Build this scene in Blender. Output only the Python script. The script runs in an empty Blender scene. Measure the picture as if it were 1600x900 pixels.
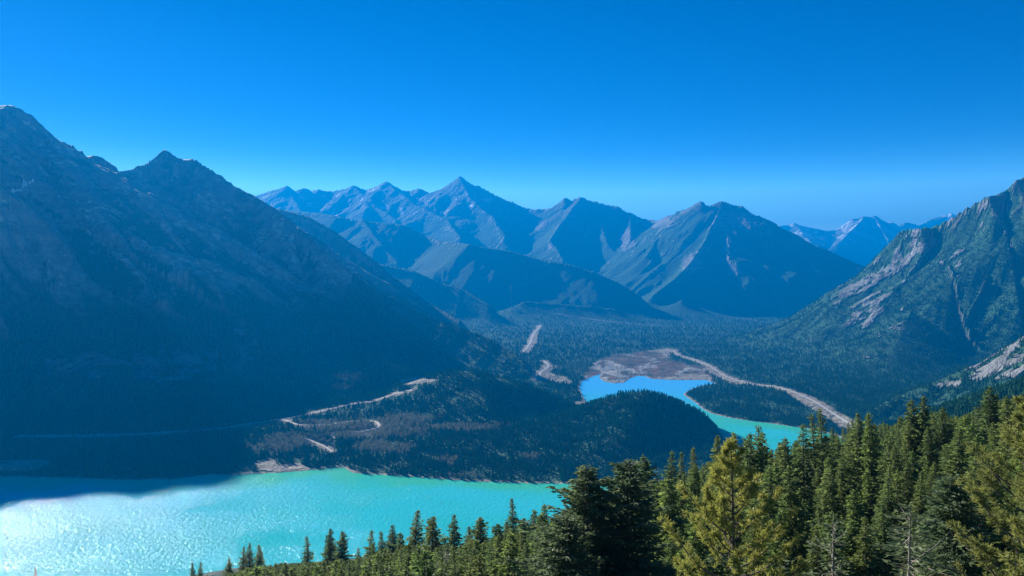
import bpy, math, random, time
import numpy as np
from concurrent.futures import ThreadPoolExecutor
T0 = time.time()
random.seed(7)
SC = bpy.context.scene
COL = SC.collection
f32 = np.float32

# ------------------------------------------------------------------ camera
FPX = 1256.0        # focal length in pixels of a 1600 px wide frame
HOR = 430.0         # picture row of the horizon
CAMZ = 450.0        # height of the eye above the lake, metres
cam = bpy.data.cameras.new("camera")
camo = bpy.data.objects.new("camera", cam)
COL.objects.link(camo)
camo.location = (0, 0, CAMZ)
camo.rotation_euler = (math.radians(90), 0, 0)
cam.sensor_width = 36.0
cam.lens = 36.0 * FPX / 1600.0
cam.shift_y = -(450.0 - HOR) / 1600.0
cam.clip_start = 0.5
cam.clip_end = 90000.0
SC.camera = camo

# ------------------------------------------------------------------ light
SUN_AZ, SUN_EL = -37.8, 21.2
SUN_E = 5.0
SKY_STR, SKY_SAT, SKY_HUE = 0.10, 1.4, 0.497
SKY_R = [(0.0, (4.8, 4.6, 3.2)), (.06, (2.9, 2.8, 2.3)), (.10, (.80, .85, .88)), (.15, (.13, .275, .43)), (.22, (.08, .185, .32)), (.33, (.0, .130, .24)), (.6, (.0, .115, .21))]
EXPO = 1.66
HAZE, HAZE_C, HAZE_G = 8.8e-5, (.0, .215, .58), .20
w = bpy.data.worlds.new("World")
SC.world = w
w.use_nodes = True
nt = w.node_tree
nt.nodes.clear()
sky = nt.nodes.new("ShaderNodeTexSky")
sky.sky_type = 'NISHITA'
sky.sun_disc = False
sky.sun_elevation = math.radians(SUN_EL)
sky.sun_rotation = math.radians(SUN_AZ)
sky.altitude = 1800
sky.air_density = 1.0
sky.dust_density = 0.15
sky.ozone_density = 3.0
hs = nt.nodes.new("ShaderNodeHueSaturation")
hs.inputs['Saturation'].default_value = SKY_SAT
hs.inputs['Hue'].default_value = SKY_HUE
# the air glows paler and brighter all round the horizon
tcs = nt.nodes.new("ShaderNodeTexCoord"); sps = nt.nodes.new("ShaderNodeSeparateXYZ")
nt.links.new(tcs.outputs['Generated'], sps.inputs[0])
crs = nt.nodes.new("ShaderNodeValToRGB"); nt.links.new(sps.outputs[2], crs.inputs[0])
crs.color_ramp.interpolation = 'B_SPLINE'
e = crs.color_ramp.elements
e[0].position = 0.0; e[0].color = (*SKY_R[0][1], 1)
e[1].position = SKY_R[-1][0]; e[1].color = (*SKY_R[-1][1], 1)
for ps, c_ in SKY_R[1:-1]:
    e2 = e.new(ps); e2.color = (*c_, 1)
mxs = nt.nodes.new("ShaderNodeMix"); mxs.data_type = 'RGBA'; mxs.blend_type = 'MULTIPLY'
mxs.inputs[0].default_value = 1.0
bg = nt.nodes.new("ShaderNodeBackground")
bg.inputs['Strength'].default_value = SKY_STR
out = nt.nodes.new("ShaderNodeOutputWorld")
nt.links.new(sky.outputs[0], hs.inputs['Color'])
nt.links.new(hs.outputs[0], mxs.inputs[6]); nt.links.new(crs.outputs[0], mxs.inputs[7])
nt.links.new(mxs.outputs[2], bg.inputs[0])
nt.links.new(bg.outputs[0], out.inputs[0])
sl = bpy.data.lights.new("sun", 'SUN')
sl.energy = SUN_E
sl.angle = math.radians(0.53)
sl.color = (1.0, 0.955, 0.885)
so = bpy.data.objects.new("sun", sl)
COL.objects.link(so)
so.rotation_euler = (math.radians(90 - SUN_EL), 0, math.radians(180 - SUN_AZ))
so.location = (-3000, 4000, 3000)
SC.view_settings.view_transform = 'Standard'
SC.view_settings.look = 'None'
SC.view_settings.exposure = EXPO
SC.view_settings.gamma = 1.0
cy = SC.cycles
cy.use_denoising = True
cy.max_bounces = 5
cy.diffuse_bounces = 2
cy.glossy_bounces = 2
cy.transmission_bounces = 2
cy.transparent_max_bounces = 6
cy.volume_bounces = 2
cy.sample_clamp_indirect = 4.0
cy.sample_clamp_direct = 0.0
cy.use_adaptive_sampling = True
cy.adaptive_threshold = 0.01

# ------------------------------------------------------------------ noise
def hash2(ix, iy, seed):
    h = (ix.astype(np.uint32) * np.uint32(374761393) + iy.astype(np.uint32) * np.uint32(668265263)
         + np.uint32(seed * 974711 & 0xffffffff))
    h = (h ^ (h >> np.uint32(13))) * np.uint32(1274126177)
    return h ^ (h >> np.uint32(16))

def vnoise(x, y, seed=0):
    """gradient noise in about -1..1"""
    x0 = np.floor(x); y0 = np.floor(y)
    fx = (x - x0).astype(f32); fy = (y - y0).astype(f32)
    ix = x0.astype(np.int64); iy = y0.astype(np.int64)
    ux = fx * fx * fx * (fx * (fx * 6 - 15) + 10)
    uy = fy * fy * fy * (fy * (fy * 6 - 15) + 10)
    def g(dx, dy):
        a = hash2(ix + dx, iy + dy, seed).astype(f32) * f32(2 * math.pi / 4294967296.0)
        return np.cos(a) * (fx - dx) + np.sin(a) * (fy - dy)
    a, b, c, d = g(0, 0), g(1, 0), g(0, 1), g(1, 1)
    return (a + (b - a) * ux + ((c + (d - c) * ux) - (a + (b - a) * ux)) * uy) * f32(1.5)

def fbm(x, y, lam, octv=4, seed=0, gain=0.5):
    r = np.zeros(x.shape, f32); a = 1.0
    for k in range(octv):
        r += f32(a) * vnoise(x / lam, y / lam, seed + k * 17)
        lam = lam / 2.03; a *= gain
    return r

def ridged(x, y, lam, octv=4, seed=0):
    r = np.zeros(x.shape, f32); a = 1.0
    for k in range(octv):
        r += f32(a) * (1 - 2 * np.abs(vnoise(x / lam, y / lam, seed + k * 13)))
        lam /= 2.1; a *= 0.5
    return r

def sstep(a, b, x):
    t = np.clip((x - a) / (b - a), 0, 1)
    return (t * t * (3 - 2 * t)).astype(f32)

def smax(a, b, k):
    h = np.maximum(k - np.abs(a - b), 0) / k
    return np.maximum(a, b) + h * h * k * 0.25

# ------------------------------------------------------------------ plan of the land
def P(px, py, d):
    return ((px - 800.0) / FPX * d, d, CAMZ + (HOR - py) / FPX * d)

def W(px, py, z=0.0):
    """plan position of a point of the ground at height z"""
    d = FPX * (CAMZ - z) / (py - HOR)
    return ((px - 800.0) / FPX * d, d)

# each crest: owner, slope, crest sharpness, points (picture column, row, distance)
CRESTS = [
 ("m1", .80, [(-900,420,6000),(-600,330,5400),(-300,235,5000),(-120,195,4700),(-40,172,4620),(20,167,4600),(48,180,4620),(75,203,4640),(110,226,4660),(140,247,4700),(170,266,4750),(190,271,4800)]),
 ("m1", .62, [(20,168,4600),(45,215,4250),(70,280,3900),(120,380,3400),(180,480,2950),(240,590,2550)]),
 ("m1", .64, [(-300,235,5000),(-260,320,4300),(-200,440,3500),(-120,560,2800),(-90,640,2400)]),
 ("m1", .68, [(190,271,4800),(235,300,4450),(270,345,4150),(330,410,3700),(400,480,3300),(460,560,2950),(500,610,2750)]),
 ("m1", .68, [(140,247,4700),(180,330,4050),(240,430,3450),(300,520,3000),(350,600,2650)]),
 ("m2", .72, [(190,271,4800),(210,264,5000),(232,254,5150),(250,240,5250),(258,236,5300),(272,244,5300),(285,250,5300),(300,249,5300),(316,261,5250),(330,268,5200),(365,288,5150),(400,309,5100),(423,323,5000),(463,357,4900),(510,395,4700),(593,457,4400),(663,492,4150),(733,517,3900),(780,538,3700),(812,560,3520),(838,586,3380)]),
 ("m2", .72, [(330,268,5200),(380,345,4700),(440,420,4200),(500,490,3700),(560,560,3250)]),
 ("m2", .72, [(463,357,4900),(520,420,4400),(590,485,3900),(650,540,3500),(700,575,3250)]),
 ("m3", .72, [(200,330,8000),(300,326,7400),(400,320,7000),(440,327,6800),(480,338,6700),(523,361,6500),(560,388,6300),(587,408,6200),(613,431,6000),(660,466,5600),(720,500,5200)]),
 ("m4", .50, [(440,370,8600),(500,390,8300),(560,405,8000),(600,413,7800),(647,423,7600),(687,440,7400),(727,453,7200),(765,475,6900)]),
 ("m5", .56, [(380,325,12000),(430,328,11500),(493,332,11000),(530,338,10700),(567,345,10500),(627,350,10200),(663,367,10000),(690,377,9600),(733,381,9000),(767,388,8900),(800,393,8800),(843,404,8600),(887,412,8400),(927,424,8200),(967,441,8000),(1000,462,7800)]),
 ("m5", .54, [(567,345,10500),(600,390,9600),(640,430,8900)]),
 ("m5", .30, [(820,470,7400),(900,476,7300),(960,482,7200)]),
 ("m6", .62, [(200,300,16000),(300,312,15600),(400,304,15200),(415,300,15200),(430,296,15100),(448,292,15100),(460,299,15000),(475,293,15000),(488,298,15000),(500,295,14900),(520,298,14900),(540,296,14800),(553,291,14800),(570,297,14700),(588,292,14600),(603,285,14600),(625,297,14500),(642,299,14500),(655,294,14400),(672,301,14400),(690,303,14300),(703,293,14200),(712,281,14200),(719,278,14200),(728,284,14200),(738,291,14100),(746,289,14100),(775,306,13900),(800,317,13700),(830,327,13500),(870,327,13100)]),
 ("m6", .60, [(448,292,15100),(470,330,13900),(520,355,12900)]),
 ("m6", .60, [(553,291,14800),(580,320,13800),(620,345,12800)]),
 ("m6", .60, [(603,285,14600),(650,320,13400),(700,345,12400),(720,372,11400)]),
 ("m6", .60, [(719,278,14200),(735,310,13300),(770,340,12400),(790,372,11400)]),
 ("m6", .60, [(800,317,13700),(825,350,12600),(850,385,11500)]),
 ("m7", .62, [(830,327,13300),(870,326,13000),(877,320,12900),(882,309,12800),(888,311,12800),(893,315,12800),(899,311,12750),(908,309,12700),(930,316,12600),(950,321,12500),(965,322,12400),(973,330,12300),(985,334,12200),(1005,341,12100),(1030,344,12000)]),
 ("m7", .58, [(908,309,12700),(880,345,11800),(860,375,11000),(880,405,10200)]),
 ("m7", .58, [(930,316,12600),(940,350,11700),(950,385,10800),(990,425,9900),(1003,448,9500)]),
 ("m7", .58, [(985,334,12200),(985,370,11000),(975,400,10300)]),
 ("m8", .66, [(1020,346,12000),(1040,340,11600),(1060,332,11200),(1078,324,10800),(1095,316,10500),(1104,321,10450),(1110,323,10450),(1117,317,10420),(1130,316,10400),(1145,319,10300),(1160,321,10200),(1172,330,10100),(1185,340,10000),(1210,357,9900),(1235,374,9800),(1262,393,9650),(1290,415,9500),(1315,437,9300),(1345,462,9100)]),
 ("m8", .56, [(1060,332,11200),(1040,365,10300),(1010,400,9600)]),
 ("m8", .56, [(1130,316,10400),(1115,350,9900),(1100,380,9400),(1082,408,9000),(1055,435,8500),(1020,462,8100)]),
 ("m8", .56, [(1185,340,10000),(1180,385,9400),(1175,430,8900),(1160,462,8400)]),
 ("m8", .56, [(1235,374,9800),(1235,420,9200),(1225,460,8600)]),
 ("m8", .34, [(1065,468,7900),(1085,476,7800),(1108,492,7600)]),
 ("m9", .66, [(1050,370,22000),(1150,362,21500),(1217,355,21000),(1240,352,21000),(1262,357,21000),(1290,363,21000),(1310,360,21000),(1322,351,21000),(1335,344,21000),(1352,342,21000),(1367,341,21000),(1378,349,21000),(1385,352,21000),(1392,349,21000),(1403,356,21000),(1415,350,21000),(1430,354,21000),(1440,355,21000),(1455,347,21500),(1470,341,21500),(1486,336,21500),(1496,345,21500),(1540,352,21500),(1650,345,21500),(1900,320,21500)]),
 ("m9", .62, [(1240,352,21000),(1265,380,19500),(1285,400,18500)]),
 ("m9", .62, [(1352,342,21000),(1330,365,19800),(1310,385,18800)]),
 ("m9", .62, [(1367,341,21000),(1385,375,19500),(1395,400,18500)]),
 ("m10", .50, [(1150,372,15500),(1200,378,15000),(1240,386,14600),(1265,384,14300),(1280,384,14200),(1300,393,14000),(1325,405,13900),(1352,418,13800),(1400,440,13600)]),
 ("m11", 1.05, [(2600,150,7000),(2200,160,6000),(1900,200,5300),(1700,245,4900),(1620,266,4800),(1598,277,4770),(1588,283,4760),(1580,290,4750),(1570,298,4750),(1558,303,4750),(1545,306,4750),(1510,326,4800),(1480,345,4850),(1460,354,4880),(1440,357,4900),(1425,357,4950),(1408,359,5000),(1395,376,5020),(1370,398,5060),(1340,427,5150),(1300,455,5300),(1270,479,5500),(1240,500,5800),(1205,520,5900)]),
 ("m11", .74, [(1440,357,4900),(1445,385,4600),(1425,430,4250),(1400,480,3850),(1385,530,3500),(1372,580,3200),(1360,620,2900)]),
 ("m11", .95, [(1408,359,5000),(1360,430,4600),(1320,490,4250),(1280,540,3900),(1240,580,3600)]),
 ("m11", .74, [(1545,306,4750),(1570,380,4350),(1590,450,4000),(1600,520,3650)]),
 ("m12", .60, [(2300,330,1800),(1900,420,1950),(1750,470,2080),(1650,500,2200),(1600,523,2290),(1560,548,2380),(1500,582,2520),(1455,598,2620)]),
 ("k1", .42, [(850,668,2320),(880,650,2320),(905,640,2330),(935,628,2340),(958,619,2350),(978,612,2350),(1000,610,2350),(1020,612,2340),(1042,624,2310),(1065,641,2260),(1090,660,2200),(1112,676,2150),(1130,692,2100)]),
 ("k1", .46, [(1000,610,2350),(984,640,2200),(960,675,2030),(935,706,1920)]),
 ("k2", .46, [(600,612,2780),(640,594,2790),(680,581,2750),(705,577,2720),(730,577,2700),(770,585,2650),(810,596,2600),(850,617,2540),(880,634,2480),(900,648,2420)]),
 ("k2", .42, [(730,577,2700),(745,620,2450),(765,665,2230),(775,700,2060)]),
 ("k3", .46, [(500,600,2950),(530,580,3000),(560,562,3040),(600,558,3080),(640,570,3080),(680,582,3060),(710,590,3000)]),
 ("k4", .25, [(865,590,3620),(885,581,3650),(905,590,3640)]),
 ("k5", .22, [(150,741,1815),(180,735,1835),(205,732,1850),(235,735,1845),(262,741,1825)]),
 ("k5", .35, [(-40,722,1860),(10,722,1880),(45,722,1880),(70,730,1865)]),
]
OWNERS = ["floor", "near", "m1", "m2", "m3", "m4", "m5", "m6", "m7", "m8", "m9", "m10", "m11", "m12", "k1", "k2", "k3", "k4", "k5"]

# outline of the water in plan
LAKE = [W(*p) for p in [(-900,742),(-200,744),(60,746),(120,747),(150,749),(200,750),(262,749),(300,745),(330,741),(345,743),(372,742),(400,740),(432,739),(470,736),(500,733),(526,730),(538,731),(552,739),(600,742),(650,745),(700,749),(724,751),(770,753),(830,755),(890,756),(960,756),(1020,752),(1075,747),(1120,738),(1140,718),(1136,694),
   (1112,673),(1080,656),(1046,640),(1030,627),(1000,625),(960,628),(935,640),(922,634),(912,622),(905,606),(908,596),(922,590),(940,584),
   (936,590),(944,596),(960,599),(975,598),(983,592),(996,587),(1008,588),(1018,592),(1034,593),(1060,594),(1085,594),(1104,594),(1116,598),(1118,600),(1098,602),(1084,607),(1074,611),(1068,616),(1076,622),(1088,630),(1097,638),(1112,646),(1136,652),(1160,656),(1200,661),(1250,668),(1300,678),(1350,700)]]
LAKE += [(900.,1750.),(700.,1450.),(300.,1250.),(0.,1100.),(-500.,900.),(-1500.,850.),(-3500.,850.)]
LAKE = np.array(LAKE)

def poly_sd(x, y, poly):
    """signed distance, negative inside"""
    d2 = np.full(x.shape, 1e12, f32); inside = np.zeros(x.shape, bool)
    n = len(poly)
    for i in range(n):
        ax, ay = poly[i]; bx, by = poly[(i + 1) % n]
        ex, ey = bx - ax, by - ay
        wx = x - f32(ax); wy = y - f32(ay)
        t = np.clip((wx * ex + wy * ey) / (ex * ex + ey * ey + 1e-9), 0, 1)
        d2 = np.minimum(d2, (wx - ex * t) ** 2 + (wy - ey * t) ** 2)
        if by != ay:
            c = ((y >= min(ay, by)) & (y < max(ay, by))) & (x < (ax + (y - ay) * (ex / ey)))
            inside ^= c
    d = np.sqrt(d2)
    return np.where(inside, -d, d).astype(f32)

def line_dist(x, y, pts):
    d2 = np.full(x.shape, 1e12, f32)
    for (ax, ay), (bx, by) in zip(pts[:-1], pts[1:]):
        ex, ey = bx - ax, by - ay
        wx = x - f32(ax); wy = y - f32(ay)
        t = np.clip((wx * ex + wy * ey) / (ex * ex + ey * ey + 1e-9), 0, 1)
        d2 = np.minimum(d2, (wx - ex * t) ** 2 + (wy - ey * t) ** 2)
    return np.sqrt(d2).astype(f32)

# near hillside: thin plate spline through surveyed points
_pl = lambda x, y: (x, y, 431 + .198 * x - .255 * y)
NEAR = [_pl(139,250), _pl(-26,220), _pl(-100,300), _pl(38,60), _pl(22,66), _pl(-60,60), _pl(0,0), _pl(60,130), _pl(-80,160), (0,-80,440), (150,-60,470), (-150,-60,400),
 _pl(-200,200), _pl(250,150), (260,300,404), (420,200,470), (-209,350,296), (0,330,338), (120,340,362),
 (-335,600,186), (-150,600,208), (0,600,222), (200,600,272), (334,600,315), (520,600,350), (700,600,395),(-600,600,150),
 (-620,900,55), (-300,900,92), (0,900,104), (250,900,150), (430,900,215), (700,900,290),
 (-900,1000,10), (-600,1160,0), (-430,1225,0), (-300,1262,0), (-150,1300,0), (0,1330,-3), (200,1400,-3), (420,1520,-3),
 (-300,1130,32), (-150,1130,42), (-450,1120,22), (0,1130,60),
 (508,1100,218), (668,1200,255), (828,1300,272), (1100,1500,300), (620,1500,60), (850,1750,40), (1250,1900,70),
 (-600,1500,-90), (-200,1650,-110), (100,1750,-110), (600,1850,-70), (1000,2100,-60), (1500,1300,420), (-1300,1200,-60), (-1500,900,-20), (-1200,600,100), (1000,400,560), (1800,2200,0)]
NEAR = np.array(NEAR, float)
def _tps_fit(c):
    n = len(c); X = c[:, :2] / 500.0
    r2 = ((X[:, None] - X[None]) ** 2).sum(-1)
    K = 0.5 * r2 * np.log(r2 + 1e-12)
    K += np.eye(n) * 1e-3
    Pm = np.c_[np.ones(n), X]
    A = np.zeros((n + 3, n + 3)); A[:n, :n] = K; A[:n, n:] = Pm; A[n:, :n] = Pm.T
    return np.linalg.solve(A, np.r_[c[:, 2], 0, 0, 0])
TPSW = _tps_fit(NEAR)
def near_h(x, y):
    X = x / 500.0; Y = y / 500.0
    r = TPSW[-3] + TPSW[-2] * X + TPSW[-1] * Y
    for i, (cx, cy_, _) in enumerate(NEAR):
        r2 = (X - cx / 500.0) ** 2 + (Y - cy_ / 500.0) ** 2
        r = r + TPSW[i] * 0.5 * r2 * np.log(r2 + 1e-12)
    # crag the viewer stands on
    d = np.hypot(x, y)
    r = r + 17.0 * np.exp(-(d / 13.0) ** 4)
    return r

def base_h(x, y):
    """returns height before erosion, owner index, distance to the owner's crest"""
    x = x.astype(f32); y = y.astype(f32)
    sd = poly_sd(x, y, LAKE)
    far = np.maximum(y - 3600, 0)
    fl = np.where(sd > 0, 1.2 + np.minimum(sd * .05, 20) * sstep(0, 300, sd) + np.minimum(sd, 60) * .05, np.maximum(sd * .12, -16) - .6)
    fl = fl + np.where(sd > 0, sstep(30, 400, sd) * (3.5 * fbm(x, y, 420, 3, 5) + 2) + np.minimum(far * .0022, 40), 0)
    fl = np.where(y > 5200, fl + sstep(5200, 9000, y) * (18 * fbm(x, y, 1800, 3, 9)), fl)
    h = fl.astype(f32)
    own = np.zeros(x.shape, np.int32); best = h.copy(); cd = np.full(x.shape, 9999, f32)
    if y.min() < 2600:
        nh = near_h(x, y).astype(f32)
        nh = nh + (4.0 * fbm(x, y, 90, 3, 21)) * sstep(40, 200, np.hypot(x, y))
        m = nh > best
        own[m] = 1; best = np.maximum(best, nh); cd[m] = 9999
        h = np.where(sd < -5, np.maximum(h, nh), smax(h, nh, 12)).astype(f32)
    wob = fbm(x, y, 900, 3, 31)
    seen = set()
    for owner, s, pts in CRESTS:
        oi = OWNERS.index(owner)
        first = owner not in seen
        spur = owner in seen and owner in ("m1", "m2", "m11"); seen.add(owner)
        tall = 5.0 if owner in ('k1', 'k2', 'k3') else 2.5 if owner == 'm12' else 0.0   # crowns of the wood stand above the ground line
        if owner == 'm9': tall = -4.0
        wp = [P(a, b + tall, c) for a, b, c in pts]
        zmax = max(p[2] for p in wp); R = (zmax + 60) / s * 1.3
        xs = [p[0] for p in wp]; ys = [p[1] for p in wp]
        if y.max() < min(ys) - R or y.min() > max(ys) + R: continue
        m = (x > min(xs) - R) & (x < max(xs) + R) & (y > min(ys) - R) & (y < max(ys) + R)
        if not m.any(): continue
        xm = x[m]; ym = y[m]; wm = wob[m]
        hb = np.full(xm.shape, -1e6, f32); db = np.full(xm.shape, 1e6, f32); fb = np.zeros(xm.shape, f32)
        smallk = owner[0] == 'k'
        for (ax, ay, az), (bx, by, bz) in zip(wp[:-1], wp[1:]):
            ex, ey = bx - ax, by - ay
            L = math.hypot(ex, ey) + 1e-6; mz = (bz - az) / L
            wx = xm - f32(ax); wy = ym - f32(ay)
            t = (wx * ex + wy * ey) / L
            perp = np.abs(wx * ey - wy * ex) / L
            sh = perp * (mz / math.sqrt(max(s * s - mz * mz, .02)))
            t = np.clip(t + sh, 0, L)
            dx = wx - ex / L * t; dy = wy - ey / L * t
            D = np.sqrt(dx * dx + dy * dy)
            front = sstep(.55, .97, -dy / (D + 1e-3))
            if first and owner[0] != 'k':   # the far side falls away more steeply
                c0 = ex * (0 - ay) - ey * (0 - ax)
                cr = (ex * wy - ey * wx) * (1 if c0 < 0 else -1)
                D = np.where(cr > 0, D * (1 + .65 * np.minimum(1, cr / L / 60.)), D)
            hh = az + mz * t - s * D
            k = hh > hb
            hb = np.where(k, hh, hb); db = np.where(k, D, db); fb = np.where(k, front, fb)
        if owner == "m1" and not spur:   # open upper face, steep foot
            hb = hb + (.36 * np.minimum(db, 1500) - .0 * np.maximum(db - 1600, 0)) * sstep(-1300, -2100, xm) * fb
        if owner == "m11" and not spur:
            hb = hb + .42 * db * fb
        if spur:
            hb = hb - s * (np.sqrt(db * db + 240. * 240.) - db)
        if smallk:
            hb = hb + s * db - s * (np.sqrt(db * db + 30. * 30.) - 30.) - s * db * .18 * wm
            kk = 16.
        else:
            hb = hb - s * db * .07 * wm - 30 * (1 - np.exp(-db / 70)) + s * 120 * (np.maximum(db - 300, 0) / 1500.) * (0 if first and owner in ('m2', 'm11') else 1)
            kk = 90. if min(ys) > 6500 else 160. if spur else 22. if owner == 'm2' else 60.
        cur = h[m]
        sdm = sd[m]
        hb = np.where(sdm < 0, hb + np.maximum(sdm, -300) * .5, hb)
        bm = best[m]; win = hb > bm
        om = own[m]; om[win] = oi; own[m] = om
        cm0 = cd[m]; cm = cm0.copy(); cm[win] = db[win]; cd[m] = cm
        best[m] = np.maximum(bm, hb)
        kk2 = kk * (0.15 + .85 * sstep(0, 200, sdm))
        if spur: kk2 = kk2 * (.06 + .94 * sstep(60, 600, cm0))
        h[m] = smax(cur, hb.astype(f32), kk2)
    # keep the water where the water is
    h = np.where((sd < -3) & (own != 1), np.minimum(h, np.maximum(sd * .15, -16) - .4), h)
    return h.astype(f32), own, cd, sd

def erosion(x, y, hx, hy, lam0, octv, seed):
    """gullies running down the slope: sum of stripes turned to the local fall line"""
    sl = np.sqrt(hx * hx + hy * hy) + 1e-5
    q = np.minimum(sl / .45, 1.0) / sl
    dx0 = -hy * q; dy0 = hx * q          # across the fall line
    H = np.zeros(x.shape, f32); gx = np.zeros(x.shape, f32); gy = np.zeros(x.shape, f32)
    a = 1.0; f = 1.0 / lam0
    TP = f32(2 * math.pi)
    for o in range(octv):
        dx = dx0 - gy * .55; dy = dy0 + gx * .55
        X = x * f; Y = y * f
        ix = np.floor(X); iy = np.floor(Y); fx = X - ix; fy = Y - iy
        ii = ix.astype(np.int64); jj = iy.astype(np.int64)
        W_ = np.zeros(x.shape, f32); C = np.zeros(x.shape, f32); S = np.zeros(x.shape, f32)
        for i in (-1, 0, 1, 2):
            for j in (-1, 0, 1, 2):
                hsh = hash2(ii + i, jj + j, seed + o)
                rx = (hsh & np.uint32(0xffff)).astype(f32) / 65536. * .5 - .25
                ry = (hsh >> np.uint32(16)).astype(f32) / 65536. * .5 - .25
                px = fx - i + rx; py = fy - j + ry
                wgt = np.exp(-(px * px + py * py) * 2.0)
                mag = (px * dx + py * dy) * TP
                W_ += wgt; C += np.cos(mag) * wgt; S -= np.sin(mag) * wgt
        C /= W_; S /= W_
        H += a * C
        gx += a * S * dx; gy += a * S * dy
        a *= .5; f *= 2.0
    return H

# ------------------------------------------------------------------ the land as one height field on a sector grid
U = np.r_[np.linspace(-2.3, -.72, 66)[:-1], np.linspace(-.72, .72, 900), np.linspace(.72, 1.5, 34)[1:]].astype(f32)
Yr = [590.0]
while Yr[-1] < 26000:
    d = Yr[-1]
    Yr.append(d * (1.0040 if d < 5500 else 1.0034 if d < 15500 else 1.005))
Yr = np.array(Yr, f32)
NU, NY = len(U), len(Yr)

def make_block(j0, j1):
    y = np.repeat(Yr[j0:j1, None], NU, 1); x = y * U[None]
    return base_h(x, y)
def chunks(n, k=16):
    e = np.linspace(0, n, k + 1).astype(int)
    return list(zip(e[:-1], e[1:]))
with ThreadPoolExecutor(4) as ex:
    res = list(ex.map(lambda c: make_block(*c), chunks(NY)))
H0 = np.concatenate([r[0] for r in res]); OWN = np.concatenate([r[1] for r in res])
CD = np.concatenate([r[2] for r in res]); SD = np.concatenate([r[3] for r in res])
YY = np.repeat(Yr[:, None], NU, 1); XX = YY * U[None]
print("base", H0.shape, round(time.time() - T0, 1))

def grads(H):
    Hr = np.gradient(H, axis=0) / np.gradient(Yr)[:, None]
    Hu = np.gradient(H, axis=1) / np.gradient(U)[None]
    hx = Hu / YY
    hy = Hr - hx * U[None]
    return hx.astype(f32), hy.astype(f32)
hx, hy = grads(H0)
farw = sstep(6800, 9000, YY)
MTN = ((OWN >= 2) & (OWN <= 13))
def ero_block(c):
    a, b = c
    X = XX[a:b]; Y = YY[a:b]
    e = np.zeros(X.shape, f32)
    if Y.min() < 9000:
        e += erosion(X, Y, hx[a:b], hy[a:b], 480., 6, 3) * 34 * (1 - farw[a:b])
    if Y.max() > 6800:
        e += erosion(X, Y, hx[a:b], hy[a:b], 820., 6, 8) * 50 * farw[a:b]
    return e
with ThreadPoolExecutor(4) as ex:
    E = np.concatenate(list(ex.map(ero_block, chunks(NY, 24))))
slope0 = np.sqrt(hx ** 2 + hy ** 2)
lamv = 420 + 500 * farw
amp = sstep(0.12, .5, slope0) * (0.22 + .78 * sstep(0, 1, CD / (lamv * .9)))
amp = np.where(MTN, amp, amp * .22 * (OWN >= 14))
amp *= sstep(0, 160, SD)
amp = np.where((OWN == 2) | (OWN == 3), amp * 1.45, amp)
RA = np.ones_like(amp)
for o_, k_ in ((4, .5), (5, .4), (6, .45), (7, .75), (8, .7), (9, .68), (12, .62)):
    amp = np.where(OWN == o_, amp * k_, amp); RA = np.where(OWN == o_, k_, RA)
def det_block(c):
    a, b = c
    X = XX[a:b]; Y = YY[a:b]
    r = ridged(X, Y, 210., 4, 77) * (1 - farw[a:b]) * 9 + ridged(X, Y, 620., 5, 78) * farw[a:b] * 19
    return r.astype(f32)
with ThreadPoolExecutor(4) as ex:
    R_ = np.concatenate(list(ex.map(det_block, chunks(NY, 24))))
high = sstep(250, 900, H0)
H = H0 + E * amp + np.where(MTN, RA * R_ * (.25 + .75 * high) * sstep(.1, .4, slope0), 0)
H = np.where(SD > 0, np.maximum(H, .25), H).astype(f32)
print("eroded", round(time.time() - T0, 1))

LY = np.log(Yr)
def hsample(x, y, A=None):
    A = H if A is None else A
    x = np.asarray(x, float); y = np.asarray(y, float)
    u = x / y
    i = np.clip(np.searchsorted(U, u) - 1, 0, NU - 2); j = np.clip(np.searchsorted(Yr, y) - 1, 0, NY - 2)
    fu = np.clip((u - U[i]) / (U[i + 1] - U[i]), 0, 1); fy = np.clip((y - Yr[j]) / (Yr[j + 1] - Yr[j]), 0, 1)
    return (A[j, i] * (1 - fu) * (1 - fy) + A[j, i + 1] * fu * (1 - fy) + A[j + 1, i] * (1 - fu) * fy + A[j + 1, i + 1] * fu * fy)

# ------------------------------------------------------------------ what grows or lies where
hx1, hy1 = grads(H)
SLP = np.sqrt(hx1 ** 2 + hy1 ** 2)
PXg = 800 + FPX * XX / YY
PYg = HOR - (H - CAMZ) / YY * FPX
top = (H - CAMZ) / YY
CMX = np.maximum.accumulate(top, axis=0)
N1 = fbm(XX, YY, 260, 4, 41); N2 = fbm(XX, YY, 60, 3, 42); N3 = fbm(XX, YY, 900, 3, 43); N4 = fbm(XX, YY, 75, 3, 44)
STRK = np.clip(E / 1.6, -1, 1)

def pin(poly):
    """patch of ground given by its outline as surveyed from the lookout"""
    m = np.zeros(PXg.shape, bool); n = len(poly)
    cxp = sum(a[0] for a in poly) / n; k_ = min(1, (max(a[0] for a in poly) - min(a[0] for a in poly)) / 60.)
    PX_ = PXg + (6 * N2 + 4 * N1) * k_; PY_ = PYg + (1.8 * N4) * k_
    for i in range(n):
        ax, ay = poly[i]; bx, by = poly[(i + 1) % n]
        if ay != by:
            m ^= (PY_ >= min(ay, by)) & (PY_ < max(ay, by)) & (PX_ < ax + (PY_ - ay) * (bx - ax) / (by - ay))
    return m
def patch(cx, cy, rx, ry, owners=None, vis=True):
    g = 1.0 - np.sqrt(((PXg - cx) / rx) ** 2 + ((PYg - cy) / ry) ** 2)
    g = g + .45 * N2 + .25 * N1
    m = sstep(0.0, .5, g)
    if owners: m = m * np.isin(OWN, [OWNERS.index(o) for o in owners])
    return m

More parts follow.
